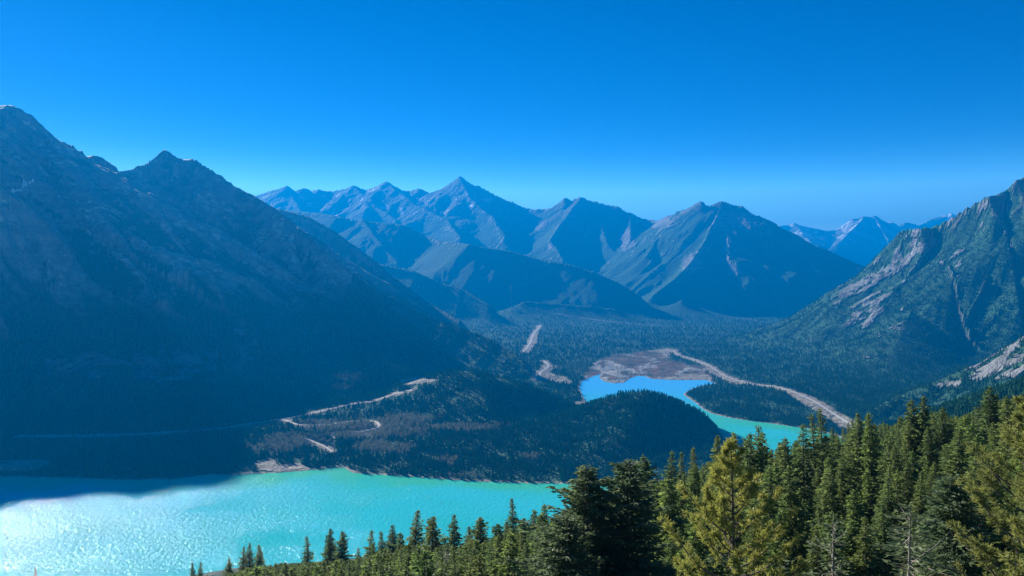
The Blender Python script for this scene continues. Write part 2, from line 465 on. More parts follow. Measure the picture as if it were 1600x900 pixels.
treeline = 760 + 150 * N3 + 130 * N1 + 60 * N2 + 120 * STRK * -1
treeline = np.where(OWN == 12, treeline + 120, treeline)
SLR = SLP - .52 * (OWN == 12) - .55 * (OWN == 3) * sstep(600, 300, H) - .3 * (OWN == 2) * sstep(500, 200, H)
treeline = np.where(np.isin(OWN, [2, 3]), 470 + 190 * N3 + 170 * N1 + 60 * N2 - 190 * STRK + .06 * (XX + 2000), treeline)
treeline = np.where(OWN == 6, 1600, np.where(np.isin(OWN, [7, 8, 9]), treeline + 560, treeline))  # far range wooded low down; dark forest carried higher stands in for shade
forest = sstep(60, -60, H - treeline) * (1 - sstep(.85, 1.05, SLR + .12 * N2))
rock = sstep(.78, 1.0, SLR + .25 * N2 + .12 * N1) * sstep(150, 700, H)
rock = np.maximum(rock, sstep(80, 320, H - treeline) * sstep(-.6, .5, N2 + N1) * np.where(np.isin(OWN, [2, 3]), .45 + .5 * sstep(500, 900, H), 1))
bare = np.zeros_like(H); snow = np.zeros_like(H); marsh = np.zeros_like(H); wood = np.zeros_like(H)
for a in [(1410,415,75,45),(1345,455,60,42),(1465,395,45,30),(1350,562,14,14),(1370,500,60,25),(1420,365,25,10),(1500,335,30,14)]:
    rock = np.maximum(rock, patch(*a, ["m11"]) * .85 * sstep(-.3, .6, N2 + .6 * STRK))
for a in [(1560,572,75,28),(1590,565,40,25),(1480,598,30,10),(1590,560,30,30)]:
    rock = np.maximum(rock, patch(*a, ["m12"]) * sstep(-.7, .1, N2))
for a in [(130,572,85,26),(270,572,125,32),(385,545,22,50)]:
    rock = np.maximum(rock, .9 * patch(*a, ["m1"]) * sstep(-.6, .3, N2 + .5 * N1))
for a in [(195,655,45,30)]:
    rock = np.maximum(rock, .5 * patch(*a) * sstep(-.5, .3, N2))
for a in [(1080,413,20,20),(980,373,18,28),(1030,347,40,14),(845,352,14,14),(760,312,26,9),(1150,345,50,22)]:
    rock = np.maximum(rock, patch(*a, ["m6", "m7", "m8"]))
forest *= 1 - .85 * rock
# dry grass and scree slopes of the front peak
grass = np.isin(OWN, [2, 3]) * sstep(-.35, .35, N1 + .4 * N3 + .35 * N2 + .8 * STRK) * sstep(220, 560, H)
forest = forest * (1 - .85 * grass)
for a in [(1085,455,35,22),(1060,500,60,14)]:
    forest = forest * (1 - .35 * patch(*a))
snow = sstep(.55, .9, N2 * .5 + fbm(XX, YY, 330, 4, 55) + .35 * STRK * -1) * sstep(1050, 1500, H) * sstep(11000, 13500, YY) * .6
snow = np.maximum(snow, np.isin(OWN, [10]) * sstep(-.05, .3, fbm(XX, YY, 420, 4, 56) - .3 * STRK) * sstep(900, 1400, H))
for a in [(763,312,9,3.5),(735,322,6,3),(505,307,7,2.5),(470,308,4,3),(484,318,6,3),(628,330,3,8)]:
    snow = np.maximum(snow, patch(*a, ["m6"]))
onm1 = (OWN == 2) & (PXg < 60) & (PYg < 400)
snow = np.maximum(snow, onm1 * sstep(.62, .72, fbm(XX * 1.0, YY * .5, 90, 3, 60)) * sstep(600, 900, H) * .8)

# ---- point on the ground seen at a picture position from the lookout
def ground_at(px, py, off=0.0):
    u = (px - 800.0) / FPX
    i = int(np.clip(np.searchsorted(U, u) - 1, 0, NU - 2)); t = (u - U[i]) / (U[i + 1] - U[i])
    col = H[:, i] * (1 - t) + H[:, i + 1] * t
    los = CAMZ + (HOR - py) / FPX * Yr
    k = int(np.argmax(col >= los))
    if col[k] < los[k]: k = NY - 2
    if k > 0:
        a = los[k - 1] - col[k - 1]; b = col[k] - los[k]
        d = Yr[k - 1] + (Yr[k] - Yr[k - 1]) * a / (a + b + 1e-9)
    else: d = Yr[0]
    return (u * d, float(d), float(hsample(u * d, d)))

ROADS = {
 "left": [(30,681),(120,681),(200,679),(280,674),(350,668),(400,661),(440,655),(480,648),(520,638),(560,630),(600,621),(645,609)],
 "mid": [(838,592),(846,581),(857,572),(850,564)],
 "mid2": [(818,550),(827,538),(834,522),(845,508)],
 "right": [(1053,549),(1063,556),(1085,562),(1105,570),(1125,583),(1145,592),(1170,599),(1200,603),(1235,611),(1262,622),(1285,635),(1305,648),(1330,664)],
 "camp": [(440,655),(470,664),(510,664),(555,658),(585,659),(592,665),(583,671),(553,676)],
 "track": [(480,686),(505,697),(520,706)],
 "far": [(1120,494),(1160,498),(1195,503)],
 "far2": [(870,490),(960,503),(1030,509),(1110,514)],
}
def spline(pts, n=8):
    p = np.array(pts, float); o = []
    p = np.vstack([2 * p[0] - p[1], p, 2 * p[-1] - p[-2]])
    for i in range(1, len(p) - 2):
        for k in range(n):
            t = k / n
            o.append(.5 * ((2 * p[i]) + (-p[i-1] + p[i+1]) * t + (2*p[i-1] - 5*p[i] + 4*p[i+1] - p[i+2]) * t*t + (-p[i-1] + 3*p[i] - 3*p[i+1] + p[i+2]) * t**3))
    o.append(p[-2]); return np.array(o)
ROADW = {}
for k, pts in ROADS.items():
    g = [ground_at(*q)[:2] for q in pts]
    ROADW[k] = spline(g, 8)
VERGE = {"left": 17, "mid": 20, "mid2": 19, "right": 22, "camp": 12, "track": 12, "far": 9, "far2": 8}
verge = np.zeros_like(H); RD = np.full_like(H, 9999)
for k, g in ROADW.items():
    y0, y1 = g[:, 1].min() - 120, g[:, 1].max() + 120
    ja, jb = np.searchsorted(Yr, [y0, y1])
    if jb <= ja: continue
    dd = line_dist(XX[ja:jb], YY[ja:jb], g)
    for off in (0, 22, 44):   # open ground on the lake side too
        RD[ja:jb] = np.minimum(RD[ja:jb], line_dist(XX[ja:jb] + off * U[None], YY[ja:jb] + off, g) + off * .1)
    if not k.startswith('far'): verge[ja:jb] = np.maximum(verge[ja:jb], sstep(VERGE[k] + 8, VERGE[k] - 6, dd + 8 * N2[ja:jb]))
bare = np.maximum(bare, verge * .85)
# cleared corridor below the right highway, clearings, beaches, gravel banks
def addp(A, poly, v=1.0, owners=None):
    m = pin(poly) * (YY < 7000)
    if owners: m = m & np.isin(OWN, [OWNERS.index(o) for o in owners])
    return np.maximum(A, m * v)
bare = addp(bare, [(1228,608),(1260,618),(1300,640),(1335,668),(1318,670),(1290,652),(1262,634),(1240,622)])
bare = addp(bare, [(1100,568),(1130,586),(1165,600),(1150,602),(1120,590),(1100,576)], .8)
bare = addp(bare, [(622,594),(640,589),(665,590),(685,597),(660,600),(630,602)], .9)
bare = addp(bare, [(838,592),(846,572),(862,568),(874,571),(860,582),(884,590),(900,598),(880,600),(858,594)], .55)
bare = addp(bare, [(818,552),(828,528),(840,508),(846,508),(840,530),(830,552)], .7)
bare = addp(bare, [(398,722),(412,716),(430,718),(438,728),(456,724),(470,722),(492,733),(480,740),(440,738),(410,734)], 1)
bare = addp(bare, [(896,628),(915,626),(914,632),(900,634)], .9)
bare = addp(bare, [(508,694),(524,696),(522,705),(512,704)], .9)
bare = addp(bare, [(516,676),(524,674),(526,684),(518,688)], .7)
bare = addp(bare, [(1020,592),(1060,586),(1102,580),(1110,590),(1106,595),(1040,596)], .9)
bare = addp(bare, [(1012,548),(1040,544),(1062,549),(1040,553)], .8)
bare = np.maximum(bare, (OWN == OWNERS.index("k5")) * .8)
bare = np.maximum(bare, sstep(11, 5, SD + 5 * N2) * (SD > -30) * .8 * (YY > 1500))
marsh = addp(marsh, [(905,592),(918,578),(930,566),(955,556),(990,552),(1022,547),(1050,551),(1045,562),(1078,570),(1098,573),(1110,585),(1113,598),(1030,597),(1008,592),(975,602),(940,602),(925,592)])
marsh = marsh * (SD > -6)
wood = np.maximum(wood, marsh * sstep(-.1, .5, N4) * .5)
chan = sstep(.80, .93, 1 - np.abs(fbm(XX * 1.0 + 60 * N1, YY * .45, 210, 3, 91))) * marsh
for a in [(590,672,90,20),(510,668,55,11),(460,692,60,12),(430,702,50,8),(640,655,45,10),(560,590,50,8),(505,606,40,8),(720,670,70,6),(600,700,50,12),(700,722,20,6),(835,715,25,4),(730,745,30,3)]:
    wood = np.maximum(wood, patch(*a) * (YY < 3600) * (YY > 1500))
wood = np.maximum(wood, (OWN == 1) * sstep(80, 10, H) * sstep(-.4, .3, N2 + N1) * (YY < 1500))
# open forest with pale gaps on the valley floor
gap = (OWN == 0) * sstep(.35, .8, N1 + .6 * N2) * (YY > 3300) * .35
forest = np.where(OWN < 2, 1 - gap, forest) * (1 - bare) * (1 - marsh)
forest = np.where(OWN == 0, np.maximum(forest, 0), forest)
vis = top + 14. / YY > np.maximum.accumulate(np.vstack([top[:1], CMX[:-1]]), axis=0)
print("masks", round(time.time() - T0, 1))

# ------------------------------------------------------------------ mesh helper
def new_mesh(name, verts, faces, smooth=True, mats=(), uvcol=None, normals=None):
    """faces: (n,3) or (n,4) array"""
    me = bpy.data.meshes.new(name)
    verts = np.ascontiguousarray(verts, f32); faces = np.ascontiguousarray(faces, np.int32)
    k = faces.shape[1]
    me.vertices.add(len(verts)); me.vertices.foreach_set("co", verts.ravel())
    me.loops.add(faces.size); me.loops.foreach_set("vertex_index", faces.ravel())
    me.polygons.add(len(faces)); me.polygons.foreach_set("loop_start", np.arange(0, faces.size, k, dtype=np.int32))
    me.polygons.foreach_set("loop_total", np.full(len(faces), k, np.int32))
    me.polygons.foreach_set("use_smooth", np.full(len(faces), smooth, bool))
    for m in mats: me.materials.append(m)
    me.update(calc_edges=True)
    if normals is not None:
        me.normals_split_custom_set_from_vertices(np.ascontiguousarray(normals, f32))
    return me
def add_col(me, name, arr):
    a = me.color_attributes.new(name, 'FLOAT_COLOR', 'POINT')
    a.data.foreach_set("color", np.ascontiguousarray(arr, f32).ravel())
def link(name, me, **props):
    o = bpy.data.objects.new(name, me); COL.objects.link(o)
    for k, v in props.items(): o[k] = v
    return o

# ------------------------------------------------------------------ materials
def mat(name):
    m = bpy.data.materials.new(name); m.use_nodes = True
    n = m.node_tree.nodes; b = n["Principled BSDF"]
    return m, m.node_tree, b
def N(nt, t, **kw):
    n = nt.nodes.new(t)
    for k, v in kw.items():
        if k.startswith("i_"): n.inputs[k[2:].replace("_", " ")].default_value = v
        else: setattr(n, k, v)
    return n
def mixc(nt, fac, a, b):
    m = nt.nodes.new("ShaderNodeMix"); m.data_type = 'RGBA'
    for s, v in ((0, fac), (6, a), (7, b)):
        if isinstance(v, bpy.types.NodeSocket): nt.links.new(v, m.inputs[s])
        else: m.inputs[s].default_value = v if s == 0 else (*v, 1.0)
    return m.outputs[2]
def math_(nt, op, a, b=None, clamp=False):
    m = nt.nodes.new("ShaderNodeMath"); m.operation = op; m.use_clamp = clamp
    for s, v in ((0, a), (1, b)):
        if v is None: continue
        if isinstance(v, bpy.types.NodeSocket): nt.links.new(v, m.inputs[s])
        else: m.inputs[s].default_value = v
    return m.outputs[0]
def noise(nt, vec, scale, detail=3.0, rough=.55):
    n = nt.nodes.new("ShaderNodeTexNoise"); n.inputs['Scale'].default_value = scale
    n.inputs['Detail'].default_value = detail; n.inputs['Roughness'].default_value = rough
    nt.links.new(vec, n.inputs['Vector']); return n.outputs[0]
def ramp(nt, v, lo, hi):
    m = nt.nodes.new("ShaderNodeMapRange"); m.inputs[1].default_value = lo; m.inputs[2].default_value = hi
    nt.links.new(v, m.inputs[0]); return m.outputs[0]

def terrain_material():
    m, nt, b = mat("land")
    geo = N(nt, "ShaderNodeNewGeometry"); pos = geo.outputs['Position']
    a1 = N(nt, "ShaderNodeVertexColor", layer_name="cover"); a2 = N(nt, "ShaderNodeVertexColor", layer_name="cover2")
    s1 = N(nt, "ShaderNodeSeparateColor"); s2 = N(nt, "ShaderNodeSeparateColor")
    nt.links.new(a1.outputs[0], s1.inputs[0]); nt.links.new(a2.outputs[0], s2.inputs[0])
    fo, ro, ba = s1.outputs[0], s1.outputs[1], s1.outputs[2]; sn = a1.outputs[1]
    ma, wo, gr = s2.outputs[0], s2.outputs[1], s2.outputs[2]; ch = a2.outputs[1]
    n_big = noise(nt, pos, .004, 4); n_mid = noise(nt, pos, .03, 4); n_fine = noise(nt, pos, .18, 3)
    vor = N(nt, "ShaderNodeTexVoronoi"); vor.inputs['Scale'].default_value = .14; nt.links.new(pos, vor.inputs['Vector'])
    vor2 = N(nt, "ShaderNodeTexVoronoi"); vor2.inputs['Scale'].default_value = .055; nt.links.new(pos, vor2.inputs['Vector'])
    # open ground: dry alpine grass and scree
    mp = N(nt, "ShaderNodeMapping"); mp.inputs['Scale'].default_value = (1, 1, .25); nt.links.new(pos, mp.inputs[0])
    strk = noise(nt, mp.outputs[0], .02, 5, .65)
    ground = mixc(nt, ramp(nt, n_mid, .35, .65), (.045, .068, .048), (.080, .100, .078))
    ground = mixc(nt, gr, ground, mixc(nt, ramp(nt, n_mid, .35, .65), (.16, .19, .14), (.52, .53, .46)))
    ground = mixc(nt, math_(nt, 'MULTIPLY', ramp(nt, strk, .45, .62), .6), ground, (.15, .15, .13))
    tree = mixc(nt, ramp(nt, vor.outputs['Distance'], .1, .75), (.048, .125, .068), (.014, .045, .028))
    tree = mixc(nt, ramp(nt, n_big, .35, .65), tree, (.034, .100, .052))
    fo2 = math_(nt, 'ADD', fo, math_(nt, 'MULTIPLY', math_(nt, 'SUBTRACT', n_mid, .5), math_(nt, 'MULTIPLY', fo, math_(nt, 'MULTIPLY', math_(nt, 'SUBTRACT', 1.0, fo), 6.0))))
    col = mixc(nt, ramp(nt, fo2, .3, .62), ground, tree)
    rk = mixc(nt, ramp(nt, strk, .35, .65), (.08, .085, .085), (.27, .27, .26))
    mp2 = N(nt, "ShaderNodeMapping"); mp2.inputs['Scale'].default_value = (.0012, .0016, .022); mp2.inputs['Rotation'].default_value = (.18, .12, 0); nt.links.new(pos, mp2.inputs[0])
    strata = noise(nt, mp2.outputs[0], 1.0, 5, .7)
    rk = mixc(nt, math_(nt, 'MULTIPLY', ramp(nt, strata, .45, .6), .55), rk, (.29, .29, .275))
    rk = mixc(nt, math_(nt, 'MULTIPLY', ramp(nt, n_fine, .5, .7), .5), rk, (.08, .08, .075))
    ro2 = math_(nt, 'ADD', ro, math_(nt, 'MULTIPLY', math_(nt, 'SUBTRACT', strk, .52), math_(nt, 'MULTIPLY', math_(nt, 'MINIMUM', ro, .5), 2.4)))
    col = mixc(nt, ramp(nt, ro2, .42, .68), col, rk)
    wd = mixc(nt, ramp(nt, n_fine, .4, .6), (.065, .08, .055), (.11, .125, .09))
    col = mixc(nt, wo, col, wd)
    mr = mixc(nt, ramp(nt, n_mid, .38, .62), (.15, .080, .055), (.085, .075, .045))
    mr = mixc(nt, math_(nt, 'MULTIPLY', ramp(nt, n_fine, .45, .65), .5), mr, (.20, .15, .11))
    mr = mixc(nt, ramp(nt, noise(nt, pos, .011, 4), .5, .62), mr, (.05, .075, .035))
    mr = mixc(nt, ch, mr, (.34, .33, .30))
    col = mixc(nt, ma, col, mr)
    bb = mixc(nt, ramp(nt, n_fine, .35, .7), (.21, .18, .125), (.42, .385, .32))
    bb = mixc(nt, math_(nt, 'MULTIPLY', ramp(nt, n_mid, .5, .62), .5), bb, (.12, .12, .07))
    ba2 = math_(nt, 'ADD', ba, math_(nt, 'MULTIPLY', math_(nt, 'SUBTRACT', n_mid, .5), math_(nt, 'MULTIPLY', math_(nt, 'MINIMUM', ba, .5), 2.0)))
    col = mixc(nt, ramp(nt, ba2, .3, .6), col, bb)
    sn2 = math_(nt, 'ADD', sn, math_(nt, 'MULTIPLY', math_(nt, 'SUBTRACT', n_mid, .5), math_(nt, 'MULTIPLY', math_(nt, 'MINIMUM', sn, .5), 2.0)))
    col = mixc(nt, ramp(nt, sn2, .35, .6), col, (.75, .77, .80))
    nt.links.new(col, b.inputs['Base Color'])
    b.inputs['Roughness'].default_value = .95
    b.inputs['Specular IOR Level'].default_value = .1
    # relief: crowns of the far forest, broken rock
    hgt = math_(nt, 'MULTIPLY', math_(nt, 'SUBTRACT', 1.0, vor.outputs['Distance']), math_(nt, 'MULTIPLY', fo, 5.0))
    hgt2 = math_(nt, 'MULTIPLY', math_(nt, 'SUBTRACT', 1.0, vor2.outputs['Distance']), math_(nt, 'MULTIPLY', fo, 6.0))
    hg = math_(nt, 'ADD', math_(nt, 'ADD', hgt, hgt2), math_(nt, 'MULTIPLY', strk, math_(nt, 'MULTIPLY', math_(nt, 'SUBTRACT', 1.0, fo), 30.0)))
    hg = math_(nt, 'ADD', hg, math_(nt, 'MULTIPLY', noise(nt, pos, .012, 6, .65), math_(nt, 'ADD', math_(nt, 'MULTIPLY', ro, 45.0), 12.0)))
    bp = N(nt, "ShaderNodeBump"); bp.inputs['Strength'].default_value = .8; bp.inputs['Distance'].default_value = 1.0
    nt.links.new(hg, bp.inputs['Height']); nt.links.new(bp.outputs[0], b.inputs['Normal'])
    return m
LAND = terrain_material()

# ------------------------------------------------------------------ land objects
nx = -hx1; ny = -hy1; nz = np.ones_like(H); ln = np.sqrt(nx*nx + ny*ny + 1)
NRM = np.stack([nx / ln, ny / ln, nz / ln], -1).reshape(-1, 3)
VCO = np.stack([XX, YY, H], -1).reshape(-1, 3)
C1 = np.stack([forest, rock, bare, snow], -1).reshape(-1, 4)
C2 = np.stack([marsh, wood, grass, chan], -1).reshape(-1, 4)
jj, ii = np.meshgrid(np.arange(NY - 1), np.arange(NU - 1), indexing='ij')
q = (jj * NU + ii)
QUADS = np.stack([q, q + 1, q + NU + 1, q + NU], -1)
# thin out quads far down under the lake or well hidden
FO = OWN[:-1, :-1]
LANDINFO = {
 0: ("valley_floor", "broad forested valley floor with two highways, marsh and lake basin"),
 1: ("hillside", "near wooded slope dropping from the lookout to the lake"),
 2: ("mountain", "tall shaded rocky peak at far left above the lake"),
 3: ("mountain", "long peak with small pointed top and ridge descending to the valley centre"),
 4: ("mountain", "round dark wooded shoulder behind the long left ridge"),
 5: ("hill", "low dark wooded spur beyond the left ridge, mid valley"),
 6: ("mountain", "broad forested middle hill below the far jagged range"),
 7: ("mountain", "far jagged range with pointed highest summit at picture centre"),
 8: ("mountain", "blocky notched summit ridge right of the pointed highest summit"),
 9: ("mountain", "double topped peak with pale cliff and long right slope"),
 10: ("mountain", "most distant pale range with snow streaks, seen through the right gap"),
 11: ("hill", "plain blue triangular hill in the right gap below the snowy range"),
 12: ("mountain", "big right mountain with pale cliff face and dark ravine"),
 13: ("hill", "low ridge with whitish rock outcrop at right edge"),
 14: ("hill", "round dark wooded knoll between the near lake and upper lake"),
 15: ("hill", "long wooded knoll left of the round one"),
 16: ("hill", "wooded knoll beside the shore highway below the shaded peak"),
 17: ("hill", "tiny wooded rise at the left end of the marsh"),
 18: ("gravel_bar", "bare pale gravel bank on the shaded far left shore"),
}
LANDOBJ = {}
for oi, (nm, lab) in LANDINFO.items():
    fq = QUADS[FO == oi]
    if not len(fq): continue
    vi, inv = np.unique(fq.ravel(), return_inverse=True)
    me = new_mesh(nm, VCO[vi], inv.reshape(-1, 4), True, (LAND,), normals=NRM[vi])
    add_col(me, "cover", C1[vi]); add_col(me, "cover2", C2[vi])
    LANDOBJ[oi] = link(nm, me, kind='structure', label=lab, category=nm.replace('_', ' '))
print("land", round(time.time() - T0, 1), len(QUADS.reshape(-1, 4)))

# hillside the viewer stands on
gx = np.arange(-760, 760.1, 5.0); gy = np.arange(-240, 612.1, 5.0)
GX, GY = np.meshgrid(gx, gy)
def near_ground(x, y):
    x = np.asarray(x, float); y = np.asarray(y, float)
    h = near_h(x, y) + (4.0 * fbm(x.astype(f32), y.astype(f32), 90, 3, 21)) * sstep(40, 200, np.hypot(x, y))
    return h
GH = near_ground(GX, GY)
GH = GH - 6 * sstep(596, 612, GY)
gn = np.gradient(GH, 5.0); gl = np.sqrt(gn[0]**2 + gn[1]**2 + 1)
nj, ni = GX.shape
j_, i_ = np.meshgrid(np.arange(nj - 1), np.arange(ni - 1), indexing='ij'); q = j_ * ni + i_
me = new_mesh("hillside", np.stack([GX, GY, GH], -1).reshape(-1, 3), np.stack([q, q+1, q+ni+1, q+ni], -1).reshape(-1, 4), True, (LAND,))
z_ = np.zeros(GX.size); gnse = fbm(GX.astype(f32), GY.astype(f32), 40, 3, 3).ravel()
add_col(me, "cover", np.stack([np.clip(.55 + gnse, 0, 1), z_, z_, z_], -1)); add_col(me, "cover2", np.stack([z_]*4, -1))
link("hillside", me, kind='structure', label="top of the wooded slope right below the lookout", category="hillside")

# ------------------------------------------------------------------ water
wu = np.linspace(-2.3, 1.1, 300); wy = np.exp(np.linspace(math.log(820), math.log(4150), 260))
WU, WY = np.meshgrid(wu, wy); WX = WU * WY
wsd = poly_sd(WX.astype(f32), WY.astype(f32), LAKE)
wn = fbm(WX.astype(f32), WY.astype(f32), 160, 3, 11)
shallow = sstep(-120, -20, wsd + 55 * wn) * .95
shallow = np.maximum(shallow, sstep(-150, -40, wsd + 60 * wn) * .35)
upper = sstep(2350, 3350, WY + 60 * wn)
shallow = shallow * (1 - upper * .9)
nj, ni = WX.shape
j_, i_ = np.meshgrid(np.arange(nj - 1), np.arange(ni - 1), indexing='ij'); q = j_ * ni + i_
qs = np.stack([q, q+1, q+ni+1, q+ni], -1)[wsd[:-1, :-1] < 60]
vi, inv = np.unique(qs.ravel(), return_inverse=True)
me = new_mesh("lake_water", np.stack([WX, WY, 0*WX], -1).reshape(-1, 3)[vi], inv.reshape(-1, 4), True)
add_col(me, "shallow_skyblue", np.stack([shallow, upper, 0*WX, 0*WX], -1).reshape(-1, 4)[vi])
m, nt, b = mat("lake_water")
geo = N(nt, "ShaderNodeNewGeometry"); pos = geo.outputs['Position']
a1 = N(nt, "ShaderNodeVertexColor", layer_name="shallow_skyblue"); s1 = N(nt, "ShaderNodeSeparateColor"); nt.links.new(a1.outputs[0], s1.inputs[0])
c = mixc(nt, ramp(nt, noise(nt, pos, .004, 3), .35, .65), (.035, .50, .50), (.045, .53, .60))
c = mixc(nt, s1.outputs[0], c, (.06, .50, .31))
c = mixc(nt, s1.outputs[1], c, (.07, .46, .88))  # upper lake: grazing sky reflection painted into the base colour as blue
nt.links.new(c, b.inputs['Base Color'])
b.inputs['Roughness'].default_value = .11
b.inputs['IOR'].default_value = 1.33
b.inputs['Specular IOR Level'].default_value = .17
mp = N(nt, "ShaderNodeMapping"); mp.inputs['Scale'].default_value = (1, .8, 1); nt.links.new(pos, mp.inputs[0])
w1 = noise(nt, mp.outputs[0], .30, 3, .6); w2 = noise(nt, mp.outputs[0], .11, 2, .5); wl = noise(nt, pos, .006, 3)
hh = math_(nt, 'ADD', math_(nt, 'MULTIPLY', w1, 2.2), math_(nt, 'MULTIPLY', w2, 2.2))
bp = N(nt, "ShaderNodeBump"); bp.inputs['Distance'].default_value = 1.0
nt.links.new(math_(nt, 'ADD', math_(nt, 'MULTIPLY', ramp(nt, wl, .3, .65), .45), .65), bp.inputs['Strength'])
nt.links.new(hh, bp.inputs['Height'])
# milky water body below, rippled mirror of the surface above
b.inputs['Specular IOR Level'].default_value = 0.0; b.inputs['Roughness'].default_value = 1.0
gl = N(nt, "ShaderNodeBsdfGlossy"); gl.inputs['Roughness'].default_value = .11; gl.inputs['Color'].default_value = (1, 1, 1, 1)
bp3 = N(nt, "ShaderNodeBump"); bp3.inputs['Distance'].default_value = 1.0; bp3.inputs['Strength'].default_value = .5
nt.links.new(hh, bp3.inputs['Height']); nt.links.new(bp3.outputs[0], b.inputs['Normal'])
fr = N(nt, "ShaderNodeFresnel"); fr.inputs['IOR'].default_value = 1.33
mx = N(nt, "ShaderNodeMixShader")
nt.links.new(bp.outputs[0], gl.inputs['Normal'])
nt.links.new(math_(nt, 'MULTIPLY', fr.outputs[0], .20), mx.inputs[0]); nt.links.new(b.outputs[0], mx.inputs[1]); nt.links.new(gl.outputs[0], mx.inputs[2])
nt.links.new(mx.outputs[0], nt.nodes["Material Output"].inputs[0])
me.materials.append(m)
link("lake_water", me, kind='structure', label="turquoise lake with sun glitter, narrowing to the blue upper lake", category="lake")

# ------------------------------------------------------------------ roads
def road_mat(name, c0, c1):
    m, nt, b = mat(name); geo = N(nt, "ShaderNodeNewGeometry")
    nt.links.new(mixc(nt, noise(nt, geo.outputs['Position'], .15, 4), c0, c1), b.inputs['Base Color'])
    b.inputs['Roughness'].default_value = .9; return m
ASPH = road_mat("pale_asphalt", (.34, .32, .29), (.46, .43, .39)); GRAV = road_mat("gravel", (.40, .34, .27), (.55, .48, .40))
RINFO = {"left": (9, ASPH, "highway", "highway running along the shaded left shore and up past the knolls"),
 "mid": (13, ASPH, "highway", "short pale bend of highway beside the gravel clearing left of the upper lake"),
 "mid2": (14, ASPH, "highway", "bright straight piece of highway climbing the mid valley forest"),
 "right": (9, ASPH, "highway", "highway curving from the marsh down the right side of the valley"),
 "camp": (8, GRAV, "gravel_road", "gravel loop road among bare woods by the near shore"),
 "track": (7, GRAV, "gravel_road", "short pale track above the rocky shore"),
 "far": (9, GRAV, "gravel_road", "thin pale road below the big right mountain's toe"),
 "far2": (9, GRAV, "gravel_road", "thin faint road crossing the far valley forest")}
for k, g in ROADW.items():
    wd, mt, nm, lab = RINFO[k]
    tg = np.gradient(g, axis=0); tg /= np.linalg.norm(tg, axis=1)[:, None] + 1e-9
    nr = np.stack([-tg[:, 1], tg[:, 0]], 1)
    vs = []
    for s in (-1, -.5, 0, .5, 1):
        p = g + nr * s * wd / 2
        vs.append(np.c_[p, hsample(p[:, 0], p[:, 1]) + .9 - .3 * s * s])
    vs = np.stack(vs, 1); n = len(g)
    F = [(i*5+j, i*5+j+1, i*5+j+6, i*5+j+5) for i in range(n-1) for j in range(4)]
    link(nm, new_mesh(nm, vs.reshape(-1, 3), np.array(F)[:, ::-1], True, (mt,)), kind='structure', label=lab, category=nm.replace('_', ' '))

# ------------------------------------------------------------------ haze
import bmesh
bm = bmesh.new(); bmesh.ops.create_cube(bm, size=1)
x0, x1, y0_, y1_, z0, z1 = -61500, 40500, -1200, 26700, -120, 2290
for v in bm.verts: v.co = (x0 if v.co.x < 0 else x1, y0_ if v.co.y < 0 else y1_, z0 if v.co.z < 0 else z1)
me = bpy.data.meshes.new("haze"); bm.to_mesh(me); bm.free()
m = bpy.data.materials.new("haze"); m.use_nodes = True; nt = m.node_tree; nt.nodes.clear()
o_ = nt.nodes.new("ShaderNodeOutputMaterial"); pv = nt.nodes.new("ShaderNodeVolumePrincipled")
pv.inputs['Color'].default_value = (*HAZE_C, 1); pv.inputs['Density'].default_value = HAZE; pv.inputs['Anisotropy'].default_value = HAZE_G
nt.links.new(pv.outputs[0], o_.inputs['Volume']); me.materials.append(m)
link("haze", me, kind='stuff', label="blue air haze filling the whole valley", category="haze")
print("haze", round(time.time() - T0, 1))

# ------------------------------------------------------------------ trees: materials
def leaf_mat(name, dark, light, warm, rough=.75, trans=0.0, scale=.35):
    m, nt, b = mat(name)
    geo = N(nt, "ShaderNodeNewGeometry"); oi = N(nt, "ShaderNodeObjectInfo")
    tc = N(nt, "ShaderNodeTexCoord")
    n1 = noise(nt, tc.outputs['Object'], scale, 3)
    n2 = noise(nt, oi.outputs['Location'], .013, 3)
    c = mixc(nt, ramp(nt, n1, .35, .65), dark, light)
    f = math_(nt, 'MULTIPLY', math_(nt, 'ADD', oi.outputs['Random'], math_(nt, 'SUBTRACT', n2, .35)), .75, True)
    c = mixc(nt, f, c, warm)
    nt.links.new(c, b.inputs['Base Color'])
    b.inputs['Roughness'].default_value = rough
    b.inputs['Specular IOR Level'].default_value = .25
    if trans:
        tr = N(nt, "ShaderNodeBsdfTranslucent"); nt.links.new(c, tr.inputs[0])
        mx = N(nt, "ShaderNodeMixShader"); mx.inputs[0].default_value = trans
        nt.links.new(b.outputs[0], mx.inputs[1]); nt.links.new(tr.outputs[0], mx.inputs[2])
        nt.links.new(mx.outputs[0], nt.nodes["Material Output"].inputs[0])
    return m
M_FAR = leaf_mat("far_conifer", (.030, .14, .075), (.055, .21, .105), (.085, .23, .105), .9, .5, 4.0)
M_BARE = leaf_mat("bare_wood", (.10, .115, .085), (.17, .18, .14), (.13, .15, .10), .9, .4, 4.0)
M_SPR = leaf_mat("spruce_needles", (.070, .135, .050), (.15, .215, .07), (.20, .24, .065), .6, .55)
M_OLI = leaf_mat("pine_needles", (.09, .165, .055), (.175, .26, .07), (.215, .28, .07), .6, .55)
M_OLD = leaf_mat("old_pine_needles", (.14, .17, .045), (.26, .27, .07), (.24, .26, .06), .6, .5)
M_YEL = leaf_mat("bright_pine_needles", (.18, .21, .04), (.36, .36, .08), (.33, .33, .07), .55, .5)
M_FIR = leaf_mat("fir_needles", (.075, .14, .075), (.15, .21, .10), (.19, .23, .10), .55, .5)
m, nt, b = mat("bark"); geo = N(nt, "ShaderNodeNewGeometry")
nt.links.new(mixc(nt, noise(nt, geo.outputs['Position'], 3.0, 4), (.05, .04, .032), (.16, .13, .105)), b.inputs['Base Color'])
